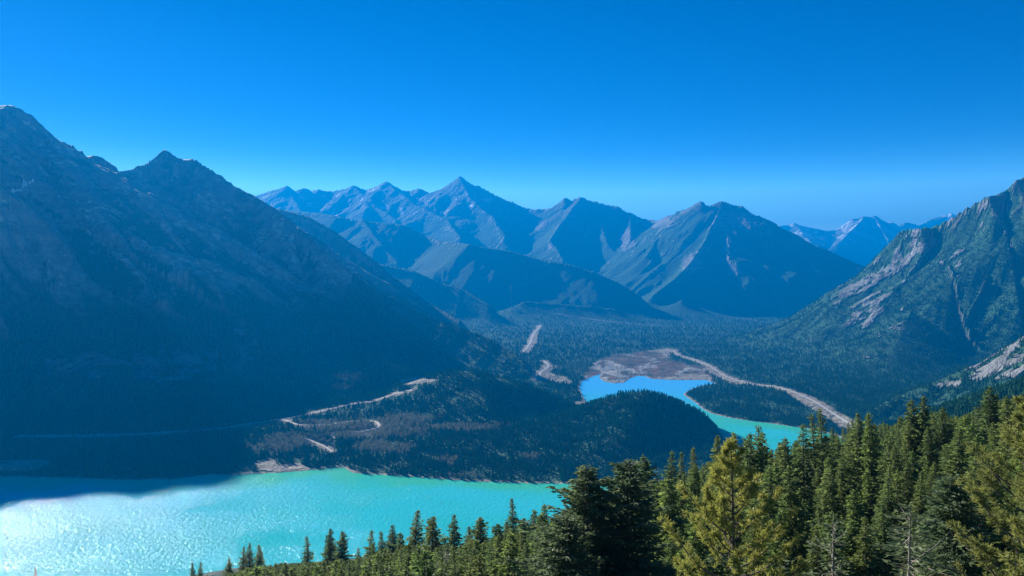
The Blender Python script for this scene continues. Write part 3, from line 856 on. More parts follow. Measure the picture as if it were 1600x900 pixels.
b.inputs['Roughness'].default_value = .95; BARK = m
m, nt, b = mat("dead_wood"); geo = N(nt, "ShaderNodeNewGeometry")
nt.links.new(mixc(nt, noise(nt, geo.outputs['Position'], 3.0, 4), (.20, .17, .14), (.38, .34, .29)), b.inputs['Base Color'])
b.inputs['Roughness'].default_value = .95; DEADW = m

# ------------------------------------------------------------------ small conifers for the forest carpets
def far_tree(seed, tiers=5, sides=7, slim=.16):
    r = np.random.RandomState(seed); V = []; F = []
    for t in range(tiers):
        z0 = .10 + .80 * t / tiers; z1 = min(z0 + 1.75 / tiers * (.9 + .1 * t), 1.0) if t < tiers - 1 else 1.0
        rad = slim * (1 - (z0 - .08)) ** .9 * (1 + .15 * r.randn()) + .01
        b0 = len(V); ph = r.rand() * 6.3
        V.append((.01 * r.randn(), .01 * r.randn(), z1))
        for k in range(sides * 2):
            a = ph + math.pi * k / sides
            rr = rad * (1.15 + .25 * r.randn() if k % 2 == 0 else .55)
            V.append((math.cos(a) * rr, math.sin(a) * rr, z0 + (0.02 * r.randn() if k % 2 == 0 else .05)))
        for k in range(sides * 2):
            F.append((b0, b0 + 1 + k, b0 + 1 + (k + 1) % (sides * 2)))
    return np.array(V), np.array(F)
def bare_tree(seed):
    r = np.random.RandomState(seed); V = []; F = []
    for k in range(44):
        a = r.rand() * 6.28; z = .25 + .75 * r.rand(); rad = .20 * math.sin(math.pi * min(1, (z - .15) / .95)) ** .7 * r.rand() ** .5
        p = np.array([math.cos(a) * rad, math.sin(a) * rad, z]); d = np.array([math.cos(a) * .06, math.sin(a) * .06, .10]) * (1 + r.rand())
        e = r.randn(3) * .022; n = len(V)
        V += [tuple(p - e), tuple(p + e), tuple(p + d)]; F.append((n, n + 1, n + 2))
    n = len(V); V += [(-.012, 0, 0), (.012, 0, 0), (0, 0, .8), (0, -.012, 0), (0, .012, 0), (0, 0, .8)]
    F += [(n, n + 1, n + 2), (n + 3, n + 4, n + 5)]
    return np.array(V), np.array(F)

def proto_collection(name, meshes):
    c = bpy.data.collections.new(name)
    for i, me in enumerate(meshes):
        o = bpy.data.objects.new("%s_%02d" % (name, i), me); c.objects.link(o)
    return c
FARM = []
for i in range(5):
    v, f_ = far_tree(i, 5, 6, .13 + .022 * i); FARM.append(new_mesh("far_conifer", v, f_, False, (M_FAR,)))
C_FAR = proto_collection("far_conifer", FARM)
BAREM = []
for i in range(3):
    v, f_ = bare_tree(40 + i); BAREM.append(new_mesh("bare_tree", v, f_, False, (M_BARE,)))
C_BARE = proto_collection("bare_tree", BAREM)

def scatter(name, pts, scale, rot, coll, nvar, label, seed=0, slim=None):
    me = bpy.data.meshes.new(name)
    n = len(pts); me.vertices.add(n); me.vertices.foreach_set("co", np.ascontiguousarray(pts, f32).ravel())
    r = np.random.RandomState(seed)
    sc = np.stack([scale if slim is None else scale * slim] * 2 + [scale], 1)
    a = me.attributes.new("scl", 'FLOAT_VECTOR', 'POINT'); a.data.foreach_set("vector", sc.astype(f32).ravel())
    a = me.attributes.new("rot", 'FLOAT', 'POINT'); a.data.foreach_set("value", rot.astype(f32))
    a = me.attributes.new("pick", 'INT', 'POINT'); a.data.foreach_set("value", r.randint(0, nvar, n).astype(np.int32))
    ng = bpy.data.node_groups.new(name, 'GeometryNodeTree')
    ng.interface.new_socket("Geometry", in_out='INPUT', socket_type='NodeSocketGeometry')
    ng.interface.new_socket("Geometry", in_out='OUTPUT', socket_type='NodeSocketGeometry')
    L = ng.links.new
    gi = ng.nodes.new("NodeGroupInput"); go = ng.nodes.new("NodeGroupOutput")
    ip = ng.nodes.new("GeometryNodeInstanceOnPoints"); ci = ng.nodes.new("GeometryNodeCollectionInfo")
    ci.inputs['Collection'].default_value = coll; ci.inputs['Separate Children'].default_value = True
    ip.inputs['Pick Instance'].default_value = True
    def attr(nm, t):
        x = ng.nodes.new("GeometryNodeInputNamedAttribute"); x.data_type = t; x.inputs['Name'].default_value = nm
        return [o for o in x.outputs if o.enabled and o.name == 'Attribute'][0]
    cx = ng.nodes.new("ShaderNodeCombineXYZ"); L(attr("rot", 'FLOAT'), cx.inputs[2])
    L(gi.outputs[0], ip.inputs['Points']); L(ci.outputs[0], ip.inputs['Instance'])
    L(attr("pick", 'INT'), ip.inputs['Instance Index']); L(cx.outputs[0], ip.inputs['Rotation']); L(attr("scl", 'FLOAT_VECTOR'), ip.inputs['Scale'])
    L(ip.outputs[0], go.inputs[0])
    o = link(name, me, kind='stuff', label=label, category='forest')
    md = o.modifiers.new("scatter", 'NODES'); md.node_group = ng
    return o

rs = np.random.RandomState(11)
dU = np.gradient(U)[None]; dY = np.gradient(Yr)[:, None]
dA = YY * dU * dY * np.sqrt(1 + SLP ** 2)
dens = 1 / 46. * np.minimum(1, (2500 / YY) ** 2.9)
dens = np.where(OWN == 1, 1 / 30., dens)
infr = np.abs(XX / YY) < .70
okc = ~(np.isin(OWN, [2, 3]) & (H > 520)) & infr & vis & (SD > 5) & (YY < 7600) & (RD > 9)
lam = dens * np.clip(forest * 1.1 - .05, 0, 1) * dA * okc * np.where(marsh > .5, .12, 1.) * (1 - .80 * np.clip(wood * 1.3, 0, 1)) * sstep(.15, .5, forest)
lam *= np.clip(.75 + .8 * N2 + .6 * N1, .15, 1.5)
# stands in front of a clearing would hide it: keep the lake side of clearings open
ja, jb = np.searchsorted(Yr, [1500, 4300])
for off in (16, 34):
    lam[ja:jb] *= 1 - .92 * np.clip(hsample(XX[ja:jb] + off * U[None], YY[ja:jb] + off, bare * (OWN != 1)) * 1.3 - .2, 0, 1)
def sample(lam):
    n = rs.poisson(np.clip(lam, 0, 20)); j, i = np.nonzero(n); k = n[j, i]; j = np.repeat(j, k); i = np.repeat(i, k)
    y = Yr[j] + (rs.rand(len(j)) - .5) * dY[j, 0]; u = U[i] + (rs.rand(len(j)) - .5) * dU[0, i]
    y = np.clip(y, Yr[0] + 1, 26000); x = u * y
    return x, y, hsample(x, y)
x, y, z = sample(lam)
own_s = hsample(x, y, OWN.astype(f32))
sc = 9.5 + 7.5 * rs.rand(len(x)) ** 1.3; sc *= np.where(y > 3000, 1 + .10 * (y - 3000) / 1000, 1) * (.72 + .28 * sstep(900, 300, z))
print("forest trees", len(x), round(time.time() - T0, 1))
far_m = y > 3300
nm = y < 1480
for sel, nme, lab, sd_ in ((far_m, "forest", "far conifer forest filling the valley floor and lower mountainsides", 1),
                      (~far_m & ~nm, "forest", "dense conifer forest on the knolls and lake shores", 2),
                      (nm, "forest", "dark conifer forest low on the near hillside and its right shoulder", 3)):
    if sel.any():
        scatter(nme, np.stack([x, y, z - .3], 1)[sel], sc[sel], rs.rand(sel.sum()) * 6.28, C_FAR, 5, lab, sd_)
lam2 = (1 / 22.) * np.clip(wood, 0, 1) * dA * okc * (bare < .6) * np.minimum(1, (2300 / YY) ** 2)
x, y, z = sample(lam2)
print("bare trees", len(x))
sc = 7 + 5 * rs.rand(len(x))
scatter("bare_forest", np.stack([x, y, z - .2], 1), sc, rs.rand(len(x)) * 6.28, C_BARE, 3, "leafless grey brown woods around the lakeside clearings", 5)

# ------------------------------------------------------------------ close conifers
class TB:
    def __init__(s): s.v = []; s.f = []; s.n = 0
    def add(s, V, F): s.v.append(V); s.f.append(F + s.n); s.n += len(V)
    def mesh(s, name, mat_, smooth=False): return new_mesh(name, np.concatenate(s.v), np.concatenate(s.f), smooth, (mat_,))
def tube(tb, pts, rad, sides=6):
    pts = np.array(pts, float); n = len(pts); V = []
    tg = np.gradient(pts, axis=0); tg /= np.linalg.norm(tg, axis=1)[:, None] + 1e-9
    up = np.array([.3, .2, .93]) if abs(tg[0][2]) < .8 else np.array([1., 0, 0])
    for i in range(n):
        a = np.cross(tg[i], up); a /= np.linalg.norm(a) + 1e-9; c = np.cross(tg[i], a)
        for k in range(sides):
            t = 2 * math.pi * k / sides; V.append(pts[i] + rad[i] * (a * math.cos(t) + c * math.sin(t)))
    F = []
    for i in range(n - 1):
        for k in range(sides):
            a0 = i * sides + k; a1 = i * sides + (k + 1) % sides
            F += [(a0, a1, a1 + sides), (a0, a1 + sides, a0 + sides)]
    tb.add(np.array(V), np.array(F))
def unit(a): return a / (np.linalg.norm(a, axis=-1, keepdims=True) + 1e-9)

def conifer(seed, Ht=15., R=2.2, step=.36, nb=7, spray=.42, blade=.15, start=.06, taper=.85, droop=.25, topup=.6, ragged=.22, fluff=3, sparse_top=0.0):
    """trunk mesh and crown mesh; the crown is thousands of small flat needle sprays set along drooping branches"""
    r = np.random.RandomState(seed); tb = TB(); cb = TB()
    lean = r.randn(2) * .012 * Ht
    def axis(z): t = z / Ht; return np.array([lean[0] * t * t, lean[1] * t * t, z])
    zs = np.linspace(0, Ht, 9)
    r0 = .011 * Ht + .03
    tube(tb, [axis(z) for z in zs], [r0 * (1 - z / Ht) ** .8 + .012 for z in zs], 6)
    C = []; D = []; S = []
    z = start * Ht
    ph = r.rand() * 6.28
    clump = r.rand(12) * .5 + .75
    while z < Ht - .15:
        t = z / Ht
        rad = R * (1 - t) ** taper * min(1, .55 + (t - start) * 4.) + .10
        kb = max(3, int(round(nb * (.55 + .45 * (1 - t)))))
        if sparse_top and t > .8: kb = 3
        ph += 2.4
        for k in range(kb):
            a = ph + 2 * math.pi * k / kb + r.randn() * .25
            side = clump[int((a / 6.2832 * 6 + z * .35) % 12)]
            L = rad * side * (1 + ragged * r.randn()); L = max(.12, L)
            if r.rand() < .06: L *= 1.35
            el = -.12 - droop * (1 - t) * .9 + topup * max(0, t - .35) ** 1.2 + .09 * r.randn()
            n = max(2, int(L / (spray * .55)) + 1)
            s = np.linspace(.18 if L > .8 else .3, 1, n)
            out = np.array([math.cos(a), math.sin(a), 0]); lat = np.array([-math.sin(a), math.cos(a), 0])
            zz = math.tan(el) * s + .22 * s * s * (.5 + droop)
            P_ = axis(z)[None] + out[None] * (s * L)[:, None] + np.array([0, 0, 1])[None] * (zz * L)[:, None]
            if L > .7: tube(tb, [axis(z), P_[n // 2], P_[-1]], [.018 + .008 * L, .012 + .004 * L, .005], 3)
            w = .42 * L * np.sin(np.pi * np.clip(s * .80 + .16, 0, 1)) + .08
            for q in range(fluff):
                off = (r.rand(n) * 2 - 1) * w
                c = P_ + lat[None] * off[:, None] + r.randn(n, 3) * .06
                c[:, 2] -= np.abs(off) * .22
                d = out[None] * (.75 + .3 * r.rand(n))[:, None] + lat[None] * (off / (w + 1e-6) * .9)[:, None] + np.array([0, 0, -1])[None] * (.22 * r.rand(n) - .05 - .25 * t)[:, None]
                C.append(c); D.append(unit(d)); S.append(spray * (.7 + .6 * r.rand(n)) * (.55 + .45 * min(1, L)))
        z += step * (.75 + .5 * r.rand()) * (.55 + .55 * (1 - t))
    c = np.array([[0, 0, 0]]) + axis(Ht)[None]
    for k in range(5):
        C.append(c - np.array([[0, 0, .12 * k]])); D.append(unit(np.array([[r.randn() * .25, r.randn() * .25, 1.]]))); S.append(np.array([spray * .7]))
    C = np.concatenate(C); D = np.concatenate(D); S = np.concatenate(S)[:, None]; n = len(C)
    rnd = unit(r.randn(n, 3) * np.array([1, 1, .8]) + np.array([0, 0, 1.2]))
    sd_ = unit(np.cross(D, rnd)); up = unit(np.cross(sd_, D))
    wv = S * blade / .42 * 1.0
    # each spray: a bent kite of two leaf-sized faces, plus a crossing one
    p0 = C - D * S * .45; p2 = C + D * S * .62 - up * S * .10
    l = C + sd_ * wv + up * S * .10; rr = C - sd_ * wv + up * S * .04
    V = np.stack([p0, l, p2, rr], 1).reshape(-1, 3)
    b_ = np.arange(n)[:, None] * 4
    F = np.concatenate([b_ + np.array([[0, 1, 2]]), b_ + np.array([[0, 2, 3]])])
    cb.add(V, F)
    return tb, cb

def pine(seed, Ht=17., R=4.2, start=.30, tuft=.34, needles=26, nlimb=46, spread=1.0):
    """pine with visible limbs; needles stand in round tufts at the twig ends"""
    r = np.random.RandomState(seed); tb = TB(); cb = TB(); TC = []; TD = []
    bend = r.randn(2) * .3
    def axis(z): t = z / Ht; return np.array([bend[0] * math.sin(t * 3), bend[1] * math.sin(t * 2.6), z])
    zs = np.linspace(0, Ht, 14)
    tube(tb, [axis(z) for z in zs], [.20 * (1 - z / Ht) ** .7 + .02 for z in zs], 8)
    for i in range(nlimb):
        t = start + (1 - start) * (i + r.rand()) / nlimb * .985
        z = t * Ht; a = i * 2.399 + r.randn() * .3
        q = (t - start) / (1 - start)
        L = R * (math.sin(math.pi * min(1, q * .62 + .30))) ** 1.0 * (1 - q ** 3.2) * (.75 + .45 * r.rand()) + .45
        el = .25 + .5 * q + .16 * r.randn()
        out = np.array([math.cos(a), math.sin(a), 0]); lat = np.array([-math.sin(a), math.cos(a), 0])
        ns = 7; s = np.linspace(0, 1, ns)
        bow = r.randn() * .12
        P_ = axis(z)[None] + out[None] * (s * L * math.cos(el))[:, None] + np.array([0, 0, 1])[None] * ((s * math.sin(el) * .55 + s * s * .38) * L)[:, None] + lat[None] * (np.sin(s * 3) * bow * L)[:, None]
        P_[:, 2] -= s * (1 - s) * .35 * L * (1 - q)
        tube(tb, P_, [(.022 + .016 * L) * (1 - .8 * x_) for x_ in s], 4)
        nt_ = int(4 + L * 3.8)
        for k in range(nt_):
            sp = .28 + .72 * r.rand() ** .75
            j = min(ns - 2, int(sp * (ns - 1))); fr = sp * (ns - 1) - j
            p = P_[j] * (1 - fr) + P_[j + 1] * fr
            tl = (.25 + .55 * r.rand()) * (.4 + .6 * L / R) * 1.25 * (1.25 - .5 * sp)
            d = unit(out * (.5 + .5 * r.rand()) + lat * (r.rand() * 2 - 1) * 1.1 + np.array([0, 0, 1]) * (.35 + .5 * r.rand()))
            e = p + d * tl
            tube(tb, [p, (p + e) / 2 - np.array([0, 0, .04]), e], [.014, .011, .007], 3)
            TC.append(e); TD.append(d)
            if r.rand() < .55:
                e2 = p + d * tl * .55 + r.randn(3) * .16; TC.append(e2); TD.append(unit(d + r.randn(3) * .4))
        TC.append(P_[-1]); TD.append(unit(P_[-1] - P_[-2]))
    TC.append(axis(Ht)); TD.append(np.array([0, 0, 1.]))
    TC = np.array(TC); TD = np.array(TD); n = len(TC)
    C = np.repeat(TC, needles, 0); D0 = np.repeat(TD, needles, 0)
    d = unit(unit(r.randn(n * needles, 3)) + D0 * .75 + np.array([0, 0, .25]))
    sz = np.repeat(tuft * (.75 + .5 * r.rand(n)), needles)[:, None] * (.75 + .4 * r.rand(n * needles))[:, None]
    base = C + d * sz * .08 - D0 * np.repeat(r.rand(n), needles)[:, None] * .05 - D0 * (r.rand(n * needles)[:, None]) * .22
    sd_ = unit(np.cross(d, r.randn(n * needles, 3))) * sz * .105
    V = np.stack([base - sd_ * .5, base + sd_ * .5, base + d * sz + sd_ * .5, base + d * sz * 1.0 - sd_ * .5], 1).reshape(-1, 3)
    b_ = np.arange(n * needles)[:, None] * 4
    cb.add(V, np.concatenate([b_ + np.array([[0, 1, 2]]), b_ + np.array([[0, 2, 3]])]))
    return tb, cb

PROTO = {}
def mk(key, tbcb, leaf, bark=BARK, cname="crown"):
    tb, cb = tbcb
    PROTO[key] = (tb.mesh("trunk", bark, True), cb.mesh(cname, leaf))
for i in range(4):   # slender dark spruces, 15 m
    mk(("spruce", i), conifer(100 + i, 15, 1.75 + .2 * i, .38, 7, .36, .13, .04, 1.02, .40, .10, .32, 3), M_SPR)
for i in range(4):   # fuller spruces
    mk(("full", i), conifer(200 + i, 15, 2.5 + .25 * i, .36, 8, .38, .13, .03, .92, .34, .25, .32, 3), M_SPR)
for i in range(4):   # slim olive lodgepole pines
    mk(("lodge", i), conifer(300 + i, 15, 1.9 + .2 * i, .38, 7, .38, .16, .12, .72, -.12, .5, .34, 3), M_OLI)
mk(("fir", 0), conifer(401, 19, 4.6, .38, 8, .36, .10, .05, .70, .05, .85, .42, 6), M_FIR)
mk(("fir", 1), conifer(402, 19, 4.1, .38, 8, .36, .10, .05, .70, .05, .85, .44, 6), M_FIR)
_s = conifer(421, 14, 2.6, .46, 5, .36, .11, .10, .62, .30, .35, .45, 1)
mk(("snag", 0), _s, M_FIR, DEADW)
mk(("bigpine", 0), pine(501, 18, 4.2, .26, .29, 22, 66), M_YEL)
mk(("bigpine", 1), pine(502, 18, 4.2, .20, .28, 20, 62), M_OLD)
print("protos", {k: len(v[1].polygons) for k, v in PROTO.items()}, round(time.time() - T0, 1))

def g_at(u, d):
    return float(near_ground(np.array([u * d]), np.array([d]))[0])
def los(py, d): return CAMZ + (HOR - py) / FPX * d

def plant(key, x, y, z, s, sw, rot, label, group, cat="tree", name="spruce_tree"):
    tm, cm = PROTO[key]
    e = bpy.data.objects.new(name, None); e.empty_display_size = 1; COL.objects.link(e)
    e.location = (x, y, z); e.rotation_euler = (random.gauss(0, .028), random.gauss(0, .028), rot); e.scale = (s * sw, s * sw, s)
    e["label"] = label; e["category"] = cat
    if group: e["group"] = group
    t = bpy.data.objects.new("trunk", tm); COL.objects.link(t); t.parent = e
    c = bpy.data.objects.new("crown", cm); COL.objects.link(c); c.parent = e
    return e
NAMES = {"snag": "dying_conifer", "spruce": "spruce_tree", "full": "spruce_tree", "lodge": "pine_tree", "fir": "fir_tree", "bigpine": "pine_tree"}
HT = {"snag": 14., "spruce": 15., "full": 15., "lodge": 15., "fir": 19., "bigpine": 18.}
RAD = {"snag": 2.2, "spruce": 1.7, "full": 2.5, "lodge": 2.1, "fir": 4.0, "bigpine": 4.3}

# the trees one can pick out along the skyline of the near wood: column, row of the tip, distance, kind, width, label
SIL = [
 (57,886,330,"spruce",.8,"tiny lone spruce tip poking up from below into the sun glitter"),
 (303,876,300,"spruce",.8,"small dark spruce tip, left one of the two beside the brown near bank"),
 (312,877,290,"spruce",.8,"small dark spruce tip, right one of the two beside the brown near bank"),
 (357,871,260,"spruce",.85,"short dark spruce just left of the close pair against the lake"),
 (379,852,230,"spruce",.9,"left tree of the close dark spruce pair against the lake"),
 (389,847,228,"spruce",.95,"taller right tree of the close dark spruce pair against the lake"),
 (405,848,225,"spruce",.9,"thin spiky spruce right beside the close dark pair"),
 (438,878,240,"lodge",.7,"low bushy conifer top before the brown near bank"),
 (482,837,200,"spruce",1.1,"dark spire spruce standing apart, halfway between the pair and the big group"),
 (516,824,185,"full",.85,"tallest black spruce at the left end of the treetop row"),
 (533,829,188,"full",.85,"greener spruce touching the black one at the left end of the row"),
 (558,855,205,"spruce",.9,"short dark spruce in the dip between taller spires"),
 (575,826,190,"spruce",1.1,"symmetrical dark spruce right of the dip in the treetop row"),
 (587,847,180,"lodge",.7,"stubby conifer hugging the symmetrical dark spruce"),
 (600,827,195,"spruce",1.0,"narrow blackish spruce left of the greener spire"),
 (615,820,175,"spruce",1.1,"green spire spruce just left of the tall jagged one"),
 (628,831,165,"lodge",.8,"ragged olive conifer between the green spire and the tall jagged spruce"),
 (646,797,165,"spruce",1.25,"tall jagged black spruce standing highest in the left treetop row"),
 (672,802,140,"full",.9,"broad spruce with a bare spiky top against the lake"),
 (709,802,170,"spruce",.95,"very slim dark spire alone in a gap of open water"),
 (697,838,150,"lodge",.8,"short olive top leaning by the slim lone spire"),
 (735,822,160,"spruce",.95,"small dark spire left of the pointed dense spruce"),
 (750,805,150,"full",.9,"pointed dense spruce with triangular top"),
 (772,816,145,"lodge",.9,"round topped olive pine right of the triangular spruce"),
 (792,812,150,"spruce",.95,"small dark spruce left under the thin airy spire"),
 (805,779,155,"spruce",.9,"thin airy spire rising alone above the middle trees"),
 (814,807,140,"full",.8,"dark dense top just under the thin airy spire"),
 (836,792,140,"spruce",1.0,"narrow green spire left of the brownish top"),
 (846,787,135,"lodge",.8,"brownish green narrow top, first left of the big leaning bough"),
 (857,802,125,"lodge",.9,"olive conifer top at the foot of the big leaning bough"),
 (1018,710,110,"full",1.2,"round dark fir-like top behind the two big firs"),
 (1049,703,150,"spruce",1.15,"left one of three black spruces against the shaded knoll"),
 (1064,705,152,"spruce",1.1,"middle one of three black spruces against the shaded knoll"),
 (1082,700,155,"spruce",1.15,"right one of three black spruces against the shaded knoll"),
 (1000,738,95,"lodge",1.0,"olive conifer between the big firs and the yellow pine"),
 (1048,745,90,"lodge",1.1,"pale olive narrow conifer hard left of the yellow pine"),
 (1122,680,120,"full",1.0,"dull green spruce top just behind the left shoulder of the yellow pine"),
 (1148,675,130,"lodge",.8,"faint top behind the crest of the yellow pine"),
 (1169,668,115,"full",.9,"leafy top left of the twin spires at the channel"),
 (1182,662,118,"spruce",1.15,"tall dark spire of the twin spires before the turquoise channel"),
 (1192,673,112,"lodge",.9,"lighter green right twin before the turquoise channel"),
 (1212,689,130,"spruce",1.0,"short dark spruce in the low gap below the channel"),
 (1229,681,120,"full",1.0,"even conical spruce right of the low gap below the channel"),
 (1257,662,125,"spruce",1.3,"black broad spruce at the right end of the channel"),
 (1278,643,130,"spruce",1.2,"left one of two blue black spires under the tan roadside clearing"),
 (1289,638,132,"spruce",1.2,"right one of two blue black spires under the tan roadside clearing"),
 (1323,653,150,"spruce",1.1,"small dark spire right below the end of the tan clearing"),
 (1347,645,130,"full",1.0,"pyramid spruce right of the tan clearing's lower end"),
 (1365,642,125,"lodge",.9,"twin topped green conifer beside the pyramid spruce"),
 (1402,650,150,"spruce",1.1,"slender dark top in the dip of the right skyline"),
 (1410,648,152,"spruce",1.0,"second slender dark top in the dip of the right skyline"),
 (1423,623,140,"full",1.0,"tall dark spruce, left one of the pair rising over the right skyline"),
 (1445,618,138,"full",1.05,"tallest dark spruce, right one of the pair rising over the right skyline"),
 (1472,632,135,"full",1.0,"blunt dark spruce right of the tall pair on the skyline"),
 (1515,648,120,"lodge",1.0,"olive green top midway between the tall pair and the black spire"),
 (1547,603,130,"full",1.25,"big black spruce spire near the right edge skyline"),
 (1583,618,110,"full",1.1,"dark spruce partly behind the sunlit pine at the right edge"),
]
HERO = [
 (1140,692,50,("bigpine",0),.9,"big yellow green pine with open limbs in front of the wood"),
 (1618,622,44,("bigpine",1),1.0,"sunlit olive pine cut off by the right edge"),
 (922,727,66,("fir",0),1.15,"left of the two big dark broad firs overlapping the lake"),
 (980,716,66,("fir",1),1.2,"right of the two big dark broad firs, slightly taller"),
 (878,802,62,("fir",1),1.05,"lower broad conifer with boughs leaning left into the lake view"),
 (1500,735,52,("fir",0),.8,"wide drooping conifer with diagonal boughs at lower right"),
 (1415,770,48,("snag",0),1.0,"ragged half bare conifer with grey slanting branches"),
 (1302,800,60,("snag",0),.9,"thin half dead conifer low in the right wood"),
 (690,850,95,("snag",0),.8,"sparse half dead conifer under the slim lone spire"),
]
taken = []   # x, y, radius
def put(px, tip, d0, key, wf, label, group=None, hh=None):
    u = (px - 800) / FPX
    best = None
    for d in d0 * np.linspace(.62, 1.5, 45):
        h = los(tip, d) - g_at(u, d)
        ht = HT[key[0]] * (1.0 if hh is None else hh)
        c = abs(h - ht) / 4 + abs(math.log(d / d0)) * 5 + (50 if h < 5 else 0)
        if best is None or c < best[0]: best = (c, d, h)
    _, d, h = best
    s = h / HT[key[0]]
    sw = wf * (1.0 if key[0] in ('fir', 'bigpine') else 1.45 if px < 870 else 1.25) * d / d0 / s
    r = random.random() * 6.28
    plant(key, u * d, d, g_at(u, d) - .2, s, sw, r, label, group, name=NAMES[key[0]])
    taken.append((u * d, d, RAD[key[0]] * s * sw, h))
    return d, h
info = []
for px, tip, d0, key, wf, lab in HERO:
    info.append((px,) + tuple(round(v, 1) for v in put(px, tip, d0, key, wf, lab)))
for i, (px, tip, d0, k, wf, lab) in enumerate(SIL):
    info.append((px,) + tuple(round(v, 1) for v in put(px, tip, d0, (k, i % 4), wf, lab)))
print(info)

# the wood behind and below them, near to far, keeping trees that show
ENV = np.array([(0,930),(230,915),(290,899),(350,893),(400,878),(480,872),(560,868),(600,852),(650,846),(700,850),(760,838),(800,825),(850,812),(880,795),(930,765),(1000,750),(1050,738),(1100,716),(1150,702),(1200,698),(1250,678),(1300,660),(1350,652),(1400,654),(1450,634),(1500,645),(1550,620),(1600,612),(1700,590)], float)
cover = np.full(1800, 1500.)       # for each column the row above which nothing stands yet
def shade_cols(px, tip, d, rad, h):
    w = rad / d * FPX
    for c in range(int(max(0, px - w)), int(min(1799, px + w)) + 1):
        q = abs(c - px) / (w + 1e-6)
        t = tip + q * .75 * h / d * FPX
        if t < cover[c]: cover[c] = t
allt = []
rr = np.random.RandomState(5)
d = 66.0
cand = []
while d < 335:
    n = int(1.36 * d / 3.3)
    for k in range(n):
        cand.append((d + rr.rand() * 3.4, -.68 + 1.38 * (k + rr.rand()) / n))
    d += 3.4
cand.sort()
order = sorted([(t[1], 0, t) for t in taken] + [(c[0], 1, c) for c in cand], key=lambda a: a[0])
cell = {}
def near_any(x, y, mn):
    cx, cy_ = int(x // 8), int(y // 8)
    for a in (-1, 0, 1):
        for b_ in (-1, 0, 1):
            for (px_, py_, r_) in cell.get((cx + a, cy_ + b_), ()):
                if (px_ - x) ** 2 + (py_ - y) ** 2 < (mn + r_ * .55) ** 2: return True
    return False
for t in taken: cell.setdefault((int(t[0] // 8), int(t[1] // 8)), []).append((t[0], t[1], t[2]))
vis_t = []; hid_t = []
for dd, typ, o in order:
    if typ == 0:
        x_, y_, rad, h = o
        px = 800 + FPX * x_ / y_; tip = HOR - (g_at(x_ / y_, y_) + h - CAMZ) / y_ * FPX
        shade_cols(px, tip, y_, rad, h); continue
    d_, u = o; px = 800 + FPX * u
    # keep the view onto the big trees and the lake open
    kind = rr.choice(["lodge", "lodge", "full", "spruce", "full"]) if px > 830 else rr.choice(["spruce", "full", "lodge"])
    h = 10.5 + 3.0 * rr.randn(); h = min(max(h, 5.5), 16.5)
    gz = g_at(u, d_)
    env = np.interp(px, ENV[:, 0], ENV[:, 1]) + 1 + 11 * rr.rand()
    zmax = los(env, d_) - gz
    if zmax < 5: continue
    if h > zmax: h = zmax
    tip = HOR - (gz + h - CAMZ) / d_ * FPX
    hero_block = any(abs(px - hp) < hw and d_ < hd and tip < ht for hp, hw, hd, ht in ((1140, 105, 60, 880), (930, 110, 76, 890), (1600, 70, 50, 1100)))
    if hero_block: continue
    rad = RAD[kind] * h / 15.
    x_ = u * d_
    if near_any(x_, d_, rad * .5): continue
    cell.setdefault((int(x_ // 8), int(d_ // 8)), []).append((x_, d_, rad))
    if tip > 905: hid_t.append((x_, d_, gz, h, kind)); continue
    c0 = int(np.clip(px, 0, 1799)); gain = cover[c0] - tip
    w = int(rad / d_ * FPX * .7); seg = cover[max(0, c0 - w):min(1799, c0 + w) + 1]
    if px < -20 or px > 1640 or gain < 10 or np.mean(seg - tip) < 7:
        if rr.rand() < .6: hid_t.append((x_, d_, gz, h, kind))
        continue
    shade_cols(px, tip, d_, rad, h)
    vis_t.append((min(gain, 90) * rad / d_, x_, d_, gz, h, kind, px))
vis_t.sort(reverse=True)
LIM = 300 - len(taken)
solo, extra = vis_t[:LIM], vis_t[LIM:]
KW = {"spruce": "dark slender spruce", "full": "full green spruce", "lodge": "olive green pine"}
def zone(px, d_):
    if px < 480: return "low on the slope before the near brown bank"
    if px < 860: return "in the treetop row below the open lake"
    if px < 1240: return "in the wood around the big firs and yellow pine"
    if d_ < 110: return "close by in the dense wood at lower right"
    if d_ < 170: return "in the middle of the dense wood on the right slope"
    return "high up in the dense wood near the right skyline"
MARKS = [(312,877,"tiny twin bank tips"),(389,847,"close dark spruce pair"),(482,837,"spire spruce standing apart"),(516,824,"black row-end spruce"),
 (575,826,"symmetrical dark spruce"),(615,820,"green spire spruce"),(646,797,"tall jagged black spruce"),(672,802,"bare topped broad spruce"),(709,802,"very slim lone spire"),(750,805,"triangular dense spruce"),
 (792,812,"dark spire under the airy one"),(805,779,"thin airy spire"),(846,787,"brownish narrow top"),(880,800,"lake-leaning conifer"),(925,727,"left big fir"),(978,716,"right big fir"),(1018,710,"round fir-like top"),
 (1064,705,"three black spruces"),(1048,745,"pale olive narrow conifer"),(1140,690,"big yellow pine"),(1187,664,"channel twin spires"),(1229,681,"even conical spruce"),(1257,662,"black channel spruce"),
 (1284,640,"two tan clearing spires"),(1323,653,"small tan clearing spire"),(1356,643,"pyramid spruce"),(1406,649,"slender skyline-dip tops"),(1434,620,"tall skyline pair"),
 (1472,632,"blunt dark spruce"),(1515,648,"olive skyline top"),(1547,603,"big black skyline spire"),(1583,618,"spruce behind sunlit pine"),(1600,700,"sunlit right edge pine"),(1500,735,"wide drooping conifer"),(1415,770,"ragged half bare conifer"),(1240,800,"yellow pine's right boughs"),(1040,820,"yellow pine's left boughs")]
rows = []
